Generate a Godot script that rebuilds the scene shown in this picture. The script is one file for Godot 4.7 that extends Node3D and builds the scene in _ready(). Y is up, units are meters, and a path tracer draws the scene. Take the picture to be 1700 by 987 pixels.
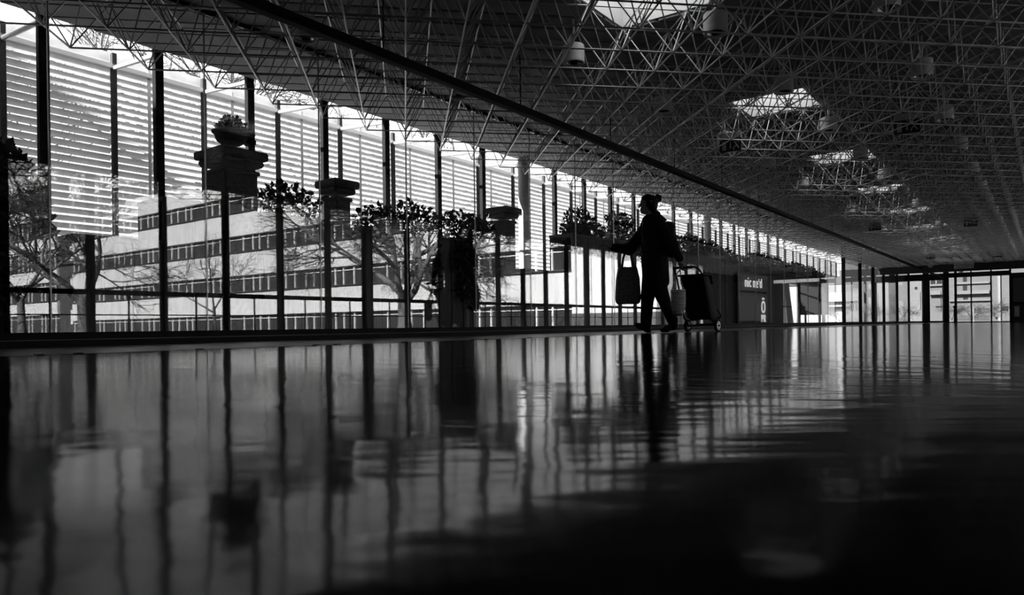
extends Node3D
# A low glazed passage seen from the floor: glass wall and sun louvres on one side, a 45 degree space frame overhead,
# the far doors ahead. Hall axis = -z, the glass wall stands at x = GLASS, the opposite glazing at x = RIGHT.

const GLASS := -5.6
const RIGHT := 1.1
const FAR := -41.0
const BACK := 3.0
const DECK := 2.75
const FRAME_Y := 2.28
const EYE := Vector3(0, 0.1, 0)
const ORD := ["first", "second", "third", "fourth", "fifth", "sixth", "seventh", "eighth", "ninth", "tenth", "eleventh", "twelfth", "thirteenth", "fourteenth", "fifteenth", "sixteenth", "seventeenth", "eighteenth", "nineteenth", "twentieth", "twenty-first", "twenty-second", "twenty-third", "twenty-fourth", "twenty-fifth", "twenty-sixth", "twenty-seventh", "twenty-eighth", "twenty-ninth", "thirtieth", "thirty-first", "thirty-second", "thirty-third", "thirty-fourth", "thirty-fifth", "thirty-sixth", "thirty-seventh", "thirty-eighth", "thirty-ninth", "fortieth"]

var M := {}
var used := {}
var boxes := {}
var rng := RandomNumberGenerator.new()


# ---------------------------------------------------------------- mesh building
class MB:
	var v := PackedVector3Array()
	var n := PackedVector3Array()
	var ix := PackedInt32Array()

	func quad(a: Vector3, b: Vector3, c: Vector3, d: Vector3) -> void:  # counter-clockwise seen from outside
		var k := v.size()
		var nn := (b - a).cross(c - a)
		if nn.length_squared() < 1e-14:
			nn = (c - a).cross(d - a)
		nn = nn.normalized()
		v.append_array([a, b, c, d])
		n.append_array([nn, nn, nn, nn])
		ix.append_array([k, k + 2, k + 1, k, k + 3, k + 2])

	func tri(a: Vector3, b: Vector3, c: Vector3) -> void:
		var k := v.size()
		var nn := (b - a).cross(c - a).normalized()
		v.append_array([a, b, c])
		n.append_array([nn, nn, nn])
		ix.append_array([k, k + 2, k + 1])

	func quad_away(a: Vector3, b: Vector3, c: Vector3, d: Vector3, from: Vector3) -> void:
		if (b - a).cross(c - a).dot(a + c - from * 2.0) < 0.0:
			quad(d, c, b, a)
		else:
			quad(a, b, c, d)

	func box(lo: Vector3, hi: Vector3) -> void:
		cbox(Transform3D(Basis(), (lo + hi) / 2.0), hi - lo, 0.0)

	func cbox(xf: Transform3D, size: Vector3, ch := 0.004) -> void:
		var h := size / 2.0
		var o := xf.origin
		for ax in 3:
			var b: int = (ax + 1) % 3
			var c: int = (ax + 2) % 3
			for s in [-1.0, 1.0]:
				var q := []
				for st in [[-1.0, -1.0], [1.0, -1.0], [1.0, 1.0], [-1.0, 1.0]]:
					var p := Vector3()
					p[ax] = s * h[ax]
					p[b] = st[0] * (h[b] - ch)
					p[c] = st[1] * (h[c] - ch)
					q.append(xf * p)
				quad_away(q[0], q[1], q[2], q[3], o)
				if ch <= 0.0:
					continue
				for s2 in [-1.0, 1.0]:  # edge between face (ax,s) and face (b,s2)
					var e := []
					for t in [-1.0, 1.0]:
						var p1 := Vector3()
						p1[ax] = s * h[ax]
						p1[b] = s2 * (h[b] - ch)
						p1[c] = t * (h[c] - ch)
						var p2 := Vector3()
						p2[ax] = s * (h[ax] - ch)
						p2[b] = s2 * h[b]
						p2[c] = t * (h[c] - ch)
						e.append(xf * p1)
						e.append(xf * p2)
					quad_away(e[0], e[1], e[3], e[2], o)

	func tube(p0: Vector3, p1: Vector3, r0: float, r1: float, sides := 6, caps := false) -> void:
		var d := (p1 - p0).normalized()
		var s := d.cross(Vector3.UP if absf(d.y) < 0.95 else Vector3.RIGHT).normalized()
		var t := s.cross(d)
		var k := v.size()
		for i in sides:
			var a := TAU * i / sides
			var o := s * cos(a) + t * sin(a)
			v.append(p0 + o * r0)
			v.append(p1 + o * r1)
			n.append(o)
			n.append(o)
		for i in sides:
			var a := k + 2 * i
			var b: int = k + 2 * ((i + 1) % sides)
			ix.append_array([a, b, a + 1, b, b + 1, a + 1])
		if caps:
			for i in sides:
				var a0 := TAU * i / sides
				var a1 := TAU * (i + 1) / sides
				var o0 := s * cos(a0) + t * sin(a0)
				var o1 := s * cos(a1) + t * sin(a1)
				tri(p1, p1 + o1 * r1, p1 + o0 * r1)
				tri(p0, p0 + o0 * r0, p0 + o1 * r0)

	func path(pts: Array, r: float, sides := 6) -> void:
		for i in pts.size() - 1:
			tube(pts[i], pts[i + 1], r, r, sides, true)

	func lathe(prof: Array, segs: int, xf: Transform3D, flutes := 0, depth := 0.0) -> void:
		var k := v.size()
		for j in prof.size():
			var p: Vector2 = prof[j]
			var t: Vector2 = (prof[mini(j + 1, prof.size() - 1)] - prof[maxi(j - 1, 0)]).normalized()
			for i in segs + 1:
				var a := TAU * i / segs
				var r := p.x * (1.0 - (depth * (0.5 + 0.5 * cos(a * flutes)) if flutes and p.x > 0.05 else 0.0))
				var o := Vector3(cos(a), 0, sin(a))
				v.append(xf * (o * r + Vector3(0, p.y, 0)))
				n.append((xf.basis * (o * t.y + Vector3(0, -t.x, 0))).normalized())
		for j in prof.size() - 1:
			for i in segs:
				var a := k + j * (segs + 1) + i
				var b := a + segs + 1
				ix.append_array([a, a + 1, b + 1, a, b + 1, b])  # the profile runs upwards

	func prism(poly: PackedVector2Array, lo: float, hi: float, xf: Transform3D) -> void:  # polygon in local x-y, extruded along z
		var p := poly
		if Geometry2D.is_polygon_clockwise(p):
			p = p.duplicate()
			p.reverse()
		var t := Geometry2D.triangulate_polygon(p)
		for i in range(0, t.size(), 3):
			var a := p[t[i]]
			var b := p[t[i + 1]]
			var c := p[t[i + 2]]
			if (b - a).cross(c - a) < 0:
				var w := b
				b = c
				c = w
			tri(xf * Vector3(a.x, a.y, hi), xf * Vector3(b.x, b.y, hi), xf * Vector3(c.x, c.y, hi))
			tri(xf * Vector3(a.x, a.y, lo), xf * Vector3(c.x, c.y, lo), xf * Vector3(b.x, b.y, lo))
		for i in p.size():
			var a := p[i]
			var b := p[(i + 1) % p.size()]
			quad(xf * Vector3(a.x, a.y, lo), xf * Vector3(b.x, b.y, lo), xf * Vector3(b.x, b.y, hi), xf * Vector3(a.x, a.y, hi))

	func leaf(p: Vector3, d: Vector3, side: Vector3, l: float, w: float) -> void:
		quad(p, p + d * l * 0.5 + side * w, p + d * l, p + d * l * 0.5 - side * w)

	func mesh() -> ArrayMesh:
		var a := []
		a.resize(Mesh.ARRAY_MAX)
		a[Mesh.ARRAY_VERTEX] = v
		a[Mesh.ARRAY_NORMAL] = n
		a[Mesh.ARRAY_INDEX] = ix
		var m := ArrayMesh.new()
		if v.size():
			m.add_surface_from_arrays(Mesh.PRIMITIVE_TRIANGLES, a)
		return m


func box_mesh(size: Vector3, ch := 0.0) -> ArrayMesh:
	var key := [size.snapped(Vector3.ONE * 0.0005), ch]
	if not boxes.has(key):
		var m := MB.new()
		m.cbox(Transform3D(), size, ch)
		boxes[key] = m.mesh()
	return boxes[key]


# ---------------------------------------------------------------- naming
func numbered(called: String) -> String:
	var k: int = used.get(called, 0)
	used[called] = k + 1
	return called if k == 0 else "%s_%03d" % [called, k]


func thing(called: String, label: String, category: String, at := Vector3.ZERO, group := "") -> Node3D:
	var o := Node3D.new()
	o.name = numbered(called)
	add_child(o)
	o.position = at
	tag(o, label, category, group)
	return o


func tag(o: Node, label: String, category: String, group := "") -> void:
	o.set_meta("label", label)
	o.set_meta("category", category)
	if group:
		o.set_meta("group", group)


func struct(called: String, label := "") -> Node3D:
	var o := Node3D.new()
	o.name = called
	add_child(o)
	o.set_meta("kind", "structure")
	if label:
		o.set_meta("label", label)
	return o


func part(parent: Node, called: String, mesh: Mesh, m: Material, xf := Transform3D()) -> MeshInstance3D:
	var o := MeshInstance3D.new()
	o.name = called
	o.mesh = mesh
	o.material_override = m
	o.transform = xf
	parent.add_child(o, true)
	return o


func block(parent: Node, called: String, lo: Vector3, hi: Vector3, m: Material, ch := 0.0) -> MeshInstance3D:
	return part(parent, called, box_mesh(hi - lo, ch), m, Transform3D(Basis(), (lo + hi) / 2.0))


func solid(called: String, lo: Vector3, hi: Vector3, m: Material) -> MeshInstance3D:
	var o := block(self, called, lo, hi, m)
	o.set_meta("kind", "structure")
	return o


func copy(o: Node3D, label: String, at: Vector3) -> Node3D:
	var base := String(o.name)
	var c: Node3D = o.duplicate()
	c.name = numbered(base)
	add_child(c)
	c.position = at
	c.set_meta("label", label)
	return c


# ---------------------------------------------------------------- materials
func grey(g: float, a := 1.0) -> Color:
	var c := Color(g, g, g).linear_to_srgb()
	c.a = a
	return c


func mat(called: String, g: float, rough: float, metal := 0.0) -> StandardMaterial3D:
	var m := StandardMaterial3D.new()
	m.resource_name = called
	m.albedo_color = grey(g)
	m.roughness = rough
	m.metallic = metal
	M[called] = m
	return m


func mottle(m: StandardMaterial3D, lo: float, hi: float, freq: float, scale: Vector3, sd := 1, relief := 0.0) -> void:
	# patches and grain: the material's own tone varies between lo and hi times its colour
	var noise := FastNoiseLite.new()
	noise.seed = sd
	noise.frequency = freq
	noise.fractal_octaves = 5
	var t := NoiseTexture2D.new()
	t.width = 256
	t.height = 256
	t.seamless = true
	t.noise = noise
	var g := Gradient.new()
	g.set_color(0, grey(lo))
	g.set_color(1, grey(hi))
	t.color_ramp = g
	m.albedo_texture = t
	m.uv1_triplanar = true
	m.uv1_world_triplanar = true
	m.uv1_scale = scale
	if relief > 0.0:
		m.heightmap_enabled = true
		m.heightmap_texture = t
		m.heightmap_scale = relief


func materials() -> void:
	var fl := mat("polished_stone", 0.006, 0.095)
	fl.metallic_specular = 0.125
	var noise := FastNoiseLite.new()
	noise.seed = 11
	noise.frequency = 1.0
	noise.fractal_octaves = 3
	var n := 512
	var im := Image.create_empty(n, n, false, Image.FORMAT_RF)
	for y in n:
		for x in n:
			var a := TAU * x / n
			var b := TAU * y / n
			var s := noise.get_noise_3d(cos(a) * 2.2 + 3.0, sin(a) * 2.2 + 3.0 * cos(b), sin(b) * 3.0) 
			var w := noise.get_noise_3d(cos(a) * 9.0, sin(a) * 9.0 + 9.0 * cos(b), sin(b) * 9.0 + 40.0)
			im.set_pixel(x, y, Color(0.5 + 0.5 * s + 0.08 * w, 0, 0))
	fl.heightmap_enabled = true
	fl.heightmap_texture = ImageTexture.create_from_image(im)
	fl.heightmap_scale = 0.11
	fl.uv1_triplanar = true
	fl.uv1_world_triplanar = true
	fl.uv1_scale = Vector3(0.35, 0.35, 0.35)
	var bo := mat("border_stone", 0.012, 0.3)
	bo.metallic_specular = 0.18
	mottle(bo, 0.6, 1.3, 0.03, Vector3(1.5, 1.5, 1.5), 19)
	mat("drain_metal", 0.05, 0.45, 0.6)
	mat("black_metal", 0.006, 0.7)
	M.black_metal.metallic_specular = 0.2
	mat("dark_paint", 0.01, 0.8)
	mat("frame_steel", 0.36, 0.3, 0.3)
	var pl := mat("ceiling_board", 0.17, 0.85)
	mottle(pl, 0.75, 1.1, 0.012, Vector3(0.6, 0.6, 0.6), 3)
	var pl2 := mat("ceiling_board_pale", 0.2, 0.85)
	mottle(pl2, 0.75, 1.1, 0.012, Vector3(0.5, 0.5, 0.5), 4)
	mat("roof_slab", 0.05, 0.9)
	mat("alu", 0.25, 0.4, 0.6)
	var lv := mat("louvre_white", 0.78, 0.6)
	lv.backlight_enabled = true
	lv.backlight = grey(1.0)
	mottle(lv, 0.85, 1.0, 0.02, Vector3(1.3, 1.3, 1.3), 5)
	mat("louvre_bracket", 0.5, 0.5)
	mat("lamp_white", 0.45, 0.5)
	mat("lamp_inner", 0.55, 0.15, 0.9)
	mat("sign_black", 0.008, 0.5)
	mat("sign_grey", 0.3, 0.6)
	var st := mat("dark_stone", 0.05, 0.9)
	mottle(st, 0.5, 1.3, 0.03, Vector3(2, 2, 2), 6, 0.4)
	var bd := mat("planter_board", 0.06, 0.85)
	mottle(bd, 0.6, 1.2, 0.03, Vector3(3, 0.4, 3), 7, 0.1)
	mat("leaf_dark", 0.03, 0.7)
	mat("leaf_mid", 0.045, 0.7)
	var fw := mat("facade_white", 0.78, 0.85)
	mottle(fw, 0.88, 1.0, 0.01, Vector3(0.08, 0.08, 0.08), 8)
	mat("facade_frame", 0.8, 0.6)
	mat("facade_glass", 0.03, 0.1)
	mat("tower_dark", 0.06, 0.8)
	var ba := mat("bark", 0.2, 0.9)
	mottle(ba, 0.45, 1.25, 0.05, Vector3(1.5, 0.7, 1.5), 9, 1.0)
	mat("twig", 0.05, 0.9)
	var gr := mat("pavement", 0.02, 0.95)
	mottle(gr, 0.8, 1.1, 0.02, Vector3(0.3, 0.3, 0.3), 10)
	var te := mat("terrace", 0.5, 0.95)
	mottle(te, 0.7, 1.2, 0.02, Vector3(0.4, 0.4, 0.4), 12)
	for a in [["render_pale", 0.13, 13], ["render_white", 0.17, 14], ["render_grey", 0.08, 15]]:
		mottle(mat(a[0], a[1], 0.9), 0.85, 1.05, 0.01, Vector3(0.05, 0.05, 0.05), a[2])
	mat("far_frame", 0.22, 0.7)
	mat("far_glass", 0.02, 0.2)
	var gl := mat("pane_glass", 0.0, 0.0)
	gl.albedo_color = Color(0, 0, 0, 0.0)
	gl.transparency = BaseMaterial3D.TRANSPARENCY_ALPHA
	var tg := mat("tinted_glass", 0.0, 0.0)
	tg.albedo_color = Color(0, 0, 0, 0.42)
	tg.transparency = BaseMaterial3D.TRANSPARENCY_ALPHA
	var sk := mat("skylight_acrylic", 0.5, 0.6)
	sk.backlight_enabled = true
	sk.backlight = Color(1, 1, 1)
	mat("coat_cloth", 0.011, 0.9)
	mat("trouser_cloth", 0.009, 0.9)
	mat("hair", 0.008, 0.6)
	mat("skin", 0.12, 0.6)
	mat("shoe_leather", 0.008, 0.4)
	var bg := mat("bag_cloth", 0.12, 0.6)
	mottle(bg, 0.35, 1.5, 0.03, Vector3(4, 4, 4), 16, 1.2)
	mat("nylon_black", 0.008, 0.4)
	mat("trolley_cloth", 0.006, 0.75)
	M.trolley_cloth.metallic_specular = 0.25
	mat("basket_weave", 0.35, 0.8)
	mat("basket_dark", 0.04, 0.8)
	mat("strap_light", 0.5, 0.6)
	mat("tyre", 0.01, 0.8)
	mat("wheel_white", 0.6, 0.5)
	for c in ["coat_cloth", "trouser_cloth", "hair", "shoe_leather", "nylon_black", "bag_cloth", "tyre", "leaf_dark", "planter_board", "dark_stone"]:
		M[c].metallic_specular = 0.15
	mat("letter_white_glow", 0.8, 0.6)
	M.letter_white_glow.emission_enabled = true  # added glow standing in for sunlight on the letters, no lamp behind them
	M.letter_white_glow.emission = grey(1.0)
	M.letter_white_glow.emission_energy_multiplier = 0.3
	mottle(mat("panel_dark", 0.008, 0.9), 0.2, 1.8, 0.06, Vector3(3, 3, 3), 18)
	mat("poster", 0.05, 0.5)
	mat("column_grey", 0.3, 0.6)


# ---------------------------------------------------------------- camera, sky, sun
func stage() -> void:
	var cam := Camera3D.new()
	cam.name = "camera"
	cam.projection = Camera3D.PROJECTION_FRUSTUM
	cam.near = 0.05
	cam.far = 600.0
	cam.size = cam.near * 987.0 / 1200.0
	cam.frustum_offset = Vector2(0, cam.near * 48.1 / 1200.0)
	add_child(cam)
	cam.transform = Transform3D(Basis(Vector3.UP, atan(890.0 / 1200.0)) * Basis(Vector3.BACK, -0.013), EYE)
	cam.current = true
	var env := Environment.new()
	env.background_mode = Environment.BG_SKY
	env.tonemap_mode = Environment.TONE_MAPPER_LINEAR
	env.tonemap_exposure = 1.9
	env.sdfgi_enabled = true
	env.ssao_enabled = true
	env.ssil_enabled = true
	var sm := ProceduralSkyMaterial.new()
	sm.sky_top_color = grey(0.55)
	sm.sky_horizon_color = grey(1.0)
	sm.sky_curve = 0.25
	sm.ground_bottom_color = grey(0.12)
	sm.ground_horizon_color = grey(0.3)
	sm.sky_energy_multiplier = 1.0
	sm.sun_angle_max = 1.0
	var sky := Sky.new()
	sky.sky_material = sm
	env.sky = sky
	env.background_energy_multiplier = 1.3
	var we := WorldEnvironment.new()
	we.name = "world_environment"
	we.environment = env
	add_child(we)
	var sun := DirectionalLight3D.new()
	sun.name = "sun"
	sun.light_energy = 6.0
	sun.light_angular_distance = 0.6
	sun.shadow_enabled = true
	add_child(sun)
	sun.look_at_from_position(Vector3(-8.0, 20, 33.7), Vector3.ZERO)


# ---------------------------------------------------------------- structure
func skylight_rects() -> Array:
	var out := []
	for k in 11:
		out.append(Rect2(-3.06, -(5.42 + 3.55 * k) - 0.43, 0.86, 0.86))
	return out


func shell() -> void:
	solid("floor_border", Vector3(GLASS - 0.05, -0.2, FAR - 0.2), Vector3(-3.575, 0, BACK), M.border_stone)
	solid("floor", Vector3(-3.575, -0.2, FAR - 0.2), Vector3(RIGHT + 0.2, 0, BACK), M.polished_stone)
	var dr := struct("trim_1", "narrow metal drain slot along the polished floor")
	var k := 0
	var z := 0.5
	while z > FAR + 1.0:
		block(dr, "drain_cover", Vector3(-3.59, -0.01, z - 1.49), Vector3(-3.545, 0.0012, z), M.black_metal)
		for c in [0.3, 0.46, 1.05]:
			block(dr, "cover_clip", Vector3(-3.59, 0, z - c - 0.03), Vector3(-3.55, 0.006, z - c), M.black_metal, 0.002)
		k += 1
		z -= 1.5
	solid("wall_back", Vector3(-7.0, -0.2, BACK), Vector3(RIGHT + 0.5, 3.0, BACK + 0.3), M.dark_paint)
	# ceiling: diagonal boards with open joints under a roof slab, cut out at the skylights
	var ce := struct("ceiling", "dark boarded soffit running diagonally above the space frame")
	var holes := skylight_rects()
	var x0 := -6.72
	var x1 := 1.5
	var z0 := FAR - 0.1
	var z1 := BACK
	var dirv := Vector2(1, -1).normalized()
	var acr := Vector2(1, 1).normalized()
	var rect := PackedVector2Array([Vector2(x0, z0), Vector2(x1, z0), Vector2(x1, z1), Vector2(x0, z1)])
	var s: float = (Vector2(x0, z0)).dot(acr)
	var i := 0
	while s < Vector2(x1, z1).dot(acr):
		var c := acr * (s + 0.125)
		var w := acr * 0.11
		var l := dirv * 60.0
		var polys := Geometry2D.intersect_polygons(PackedVector2Array([c - l - w, c + l - w, c + l + w, c - l + w]), rect)
		for hr in holes:
			var hp := PackedVector2Array([hr.position, hr.position + Vector2(hr.size.x, 0), hr.end, hr.position + Vector2(0, hr.size.y)])
			var nxt: Array[PackedVector2Array] = []
			for p in polys:
				nxt.append_array(Geometry2D.clip_polygons(p, hp))
			polys = nxt
		var m := MB.new()
		for p in polys:
			m.prism(p, 0.0, 0.022, Transform3D(Basis(Vector3(1, 0, 0), Vector3(0, 0, 1), Vector3(0, -1, 0)), Vector3(0, DECK + 0.022, 0)))
		if m.v.size():
			part(ce, "ceiling_board", m.mesh(), M.ceiling_board if i % 3 else M.ceiling_board_pale)
		s += 0.25
		i += 1
	var y0 := DECK + 0.03
	var y1 := DECK + 0.16
	block(ce, "roof_slab", Vector3(x0, y0, z0), Vector3(holes[0].position.x, y1, z1), M.roof_slab)
	block(ce, "roof_slab", Vector3(holes[0].end.x, y0, z0), Vector3(x1, y1, z1), M.roof_slab)
	var top := z1
	for hr in holes:
		block(ce, "roof_slab", Vector3(hr.position.x, y0, hr.end.y), Vector3(hr.end.x, y1, top), M.roof_slab)
		top = hr.position.y
	block(ce, "roof_slab", Vector3(holes[0].position.x, y0, z0), Vector3(holes[0].end.x, y1, top), M.roof_slab)
	var gu := struct("trim_2", "black gutter beam along the roof edge")
	block(gu, "gutter_beam", Vector3(-6.8, DECK + 0.04, FAR), Vector3(-6.73, DECK + 0.16, BACK), M.black_metal)
	block(gu, "added_eaves_plate", Vector3(-6.97, DECK + 0.16, FAR), Vector3(-6.68, DECK + 0.2, BACK), M.black_metal)  # overhang added to keep the sun off the inner posts
	# skylights
	for q in holes.size():
		var hr: Rect2 = holes[q]
		var t := thing("skylight", "bright square skylight in the dark ceiling, %s from the camera" % ORD[q], "skylight", Vector3(hr.get_center().x, DECK, hr.get_center().y), "row of square skylights")
		var f := MB.new()
		var a := hr.size.x / 2.0
		for e in 4:
			var xf := Transform3D(Basis(Vector3.UP, e * PI / 2), Vector3.ZERO)
			f.cbox(xf * Transform3D(Basis(), Vector3(0, 0.16, a - 0.01)), Vector3(2 * a, 0.28, 0.018), 0.0)
		part(t, "kerb_frame", f.mesh(), M.lamp_white)
		var g := MB.new()
		for e in 4:
			var xf := Transform3D(Basis(Vector3.UP, e * PI / 2), Vector3.ZERO)
			g.tri(xf * Vector3(-a, 0.3, a), xf * Vector3(a, 0.3, a), xf * Vector3(0, 0.42, 0))
		part(t, "acrylic_pyramid", g.mesh(), M.skylight_acrylic)


func glass_wall() -> void:
	var w := struct("window_1", "tall frameless glass wall with thin bright joints and a black sill")
	block(w, "sill", Vector3(GLASS - 0.06, 0, FAR), Vector3(GLASS + 0.05, 0.045, BACK), M.black_metal)
	block(w, "sill_upper", Vector3(GLASS - 0.05, 0.05, FAR), Vector3(GLASS + 0.03, 0.1, BACK), M.black_metal)
	block(w, "sill_gasket", Vector3(GLASS - 0.04, 0.045, FAR), Vector3(GLASS + 0.02, 0.05, BACK), M.drain_metal)
	block(w, "head_rail", Vector3(GLASS - 0.03, DECK - 0.03, FAR), Vector3(GLASS + 0.03, DECK, BACK), M.black_metal)
	var z := 2.54
	while z > -25.0:
		block(w, "glass_pane", Vector3(GLASS - 0.006, 0.1, z - 1.166), Vector3(GLASS + 0.006, DECK - 0.03, z - 0.004), M.pane_glass)
		block(w, "joint_profile", Vector3(GLASS - 0.008, 0.1, z - 0.0035), Vector3(GLASS + 0.008, DECK - 0.03, z + 0.0035), M.alu)
		z -= 1.17
	for zz in [[-24.36, -26.6], [-26.6, -29.3], [-29.3, -31.8], [-31.8, -34.1], [-34.1, -37.5], [-37.5, -40.95]]:
		z = zz[0]
		if zz[0] < -25.0:
			block(w, "glass_pane", Vector3(GLASS - 0.006, 0.1, zz[1] + 0.06), Vector3(GLASS + 0.006, DECK - 0.03, z - 0.06), M.tinted_glass)
		block(w, "black_mullion", Vector3(GLASS - 0.05, 0.1, zz[1] - 0.06), Vector3(GLASS + 0.05, DECK - 0.03, zz[1] + 0.06), M.black_metal)
	var r := struct("window_2", "opposite glazing with black mullions and two rails, seen only mirrored in the glass")
	block(r, "sill", Vector3(RIGHT - 0.05, 0, -31.4), Vector3(RIGHT + 0.06, 0.09, -4.1), M.black_metal)
	block(r, "head_beam", Vector3(RIGHT - 0.05, DECK - 0.04, -31.4), Vector3(RIGHT + 0.08, DECK, -4.1), M.black_metal)
	z = -(5.28 - 1.187)
	while z > -30.5:
		var z2 := z - 1.187
		block(r, "black_mullion", Vector3(RIGHT - 0.06, 0.09, z - 0.045), Vector3(RIGHT + 0.06, DECK - 0.04, z + 0.045), M.black_metal)
		block(r, "handrail_transom", Vector3(RIGHT - 0.04, 0.7, z2 + 0.045), Vector3(RIGHT + 0.04, 0.78, z - 0.045), M.black_metal)
		block(r, "thin_rail", Vector3(RIGHT - 0.01, 0.365, z2 + 0.045), Vector3(RIGHT + 0.01, 0.385, z - 0.045), M.black_metal)
		block(r, "thin_upright", Vector3(RIGHT - 0.012, 0.09, (z + z2) / 2.0 - 0.012), Vector3(RIGHT + 0.012, 0.7, (z + z2) / 2.0 + 0.012), M.black_metal)
		block(r, "glass_pane", Vector3(RIGHT - 0.004, 0.78, z2 + 0.045), Vector3(RIGHT + 0.004, DECK - 0.04, z - 0.045), M.pane_glass)
		z -= 1.187
	var wr := struct("wall_right", "solid dark wall put in beside the opposite glazing to cut side light")  # walled in solid to cut the light entering from this side
	block(wr, "near_panel", Vector3(RIGHT - 0.06, 0, -(5.28 - 1.187) + 0.045), Vector3(RIGHT + 0.2, DECK, BACK), M.dark_paint)
	block(wr, "far_panel", Vector3(RIGHT - 0.06, 0, FAR), Vector3(RIGHT + 0.2, DECK, z + 0.045), M.dark_paint)
	for q in [[-10.9, "nearer"], [-20.4, "farther"]]:
		var t := thing("round_column", "%s slim round pale column beside the opposite glazing, mirrored in the glass" % q[1], "column", Vector3(RIGHT - 0.22, 0, q[0]))
		var m := MB.new()
		m.lathe([Vector2(0.0, 0.0), Vector2(0.1, 0.0), Vector2(0.1, DECK - 0.02), Vector2(0.0, DECK - 0.02)], 24, Transform3D())
		part(t, "shaft", m.mesh(), M.column_grey)
		var c := MB.new()
		c.lathe([Vector2(0.1, 0.0), Vector2(0.13, 0.001), Vector2(0.13, 0.03), Vector2(0.1, 0.04)], 24, Transform3D())
		part(t, "base_ring", c.mesh(), M.drain_metal)


func space_frame() -> void:
	var t := thing("space_frame", "dense welded steel space frame of thin tubes under the dark ceiling", "truss", Vector3(0, FRAME_Y, 0))
	var unit := {}
	var mem := []
	var q := 0.3
	var i0 := -20
	var i1 := 1
	var j0 := -108
	var j1 := 8
	var up := Vector3(0, DECK - FRAME_Y - 0.03, 0)
	for i in range(i0, i1 + 1):
		for j in range(j0, j1 + 1):
			var p := Vector3(i * q, 0, j * q - 0.05)
			if (i + j) % 2 == 0:
				for d in [[1, 1], [1, -1]]:
					if i + d[0] <= i1 and j + d[1] >= j0 and j + d[1] <= j1:
						mem.append([p, p + Vector3(d[0] * q, 0, d[1] * q), 0])
			else:
				for d in [[1, 1], [1, -1]]:
					if i + d[0] <= i1 and j + d[1] >= j0 and j + d[1] <= j1:
						mem.append([p + up, p + up + Vector3(d[0] * q, 0, d[1] * q), 1])
				for d in [[1, 0], [-1, 0], [0, 1], [0, -1]]:
					if i + d[0] <= i1 and i + d[0] >= i0 and j + d[1] >= j0 and j + d[1] <= j1:
						mem.append([p + up, p + Vector3(d[0] * q, 0, d[1] * q), 2])
	# the three hundred that show largest are parts of their own
	var look := -Basis(Vector3.UP, atan(890.0 / 1200.0)).z
	var side := Vector3(-look.z, 0, look.x)
	var order := []
	for k in mem.size():
		var c: Vector3 = (mem[k][0] + mem[k][1]) / 2.0 + Vector3(0, FRAME_Y - 0.1, 0)
		var dep := c.dot(look)
		if dep > 0.5 and absf(c.dot(side)) < dep * 0.7 and c.y < dep * 0.44:
			order.append([c.length(), k])
	order.sort_custom(func(a, b): return a[0] < b[0])
	var near := {}
	for k in mini(300, order.size()):
		near[order[k][1]] = true
	var names := ["bottom_chord", "top_chord", "diagonal_brace"]
	var rad := [0.0075, 0.007, 0.0055]
	for kind in 3:
		var m := MB.new()
		m.tube(Vector3(0, -0.5, 0), Vector3(0, 0.5, 0), rad[kind], rad[kind], 8, false)
		unit[kind] = m.mesh()
	var rest := MB.new()
	for k in mem.size():
		var a: Vector3 = mem[k][0]
		var b: Vector3 = mem[k][1]
		var kind: int = mem[k][2]
		if near.has(k):
			var d := b - a
			var x := d.cross(Vector3.UP).normalized()
			part(t, names[kind], unit[kind], M.frame_steel, Transform3D(Basis(x, d, x.cross(d.normalized())), (a + b) / 2.0))
		else:
			rest.tube(a, b, rad[kind], rad[kind], 5, false)
	var o := part(t, "steel_tubes", rest.mesh(), M.frame_steel)
	o.set_meta("kind", "stuff")


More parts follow.
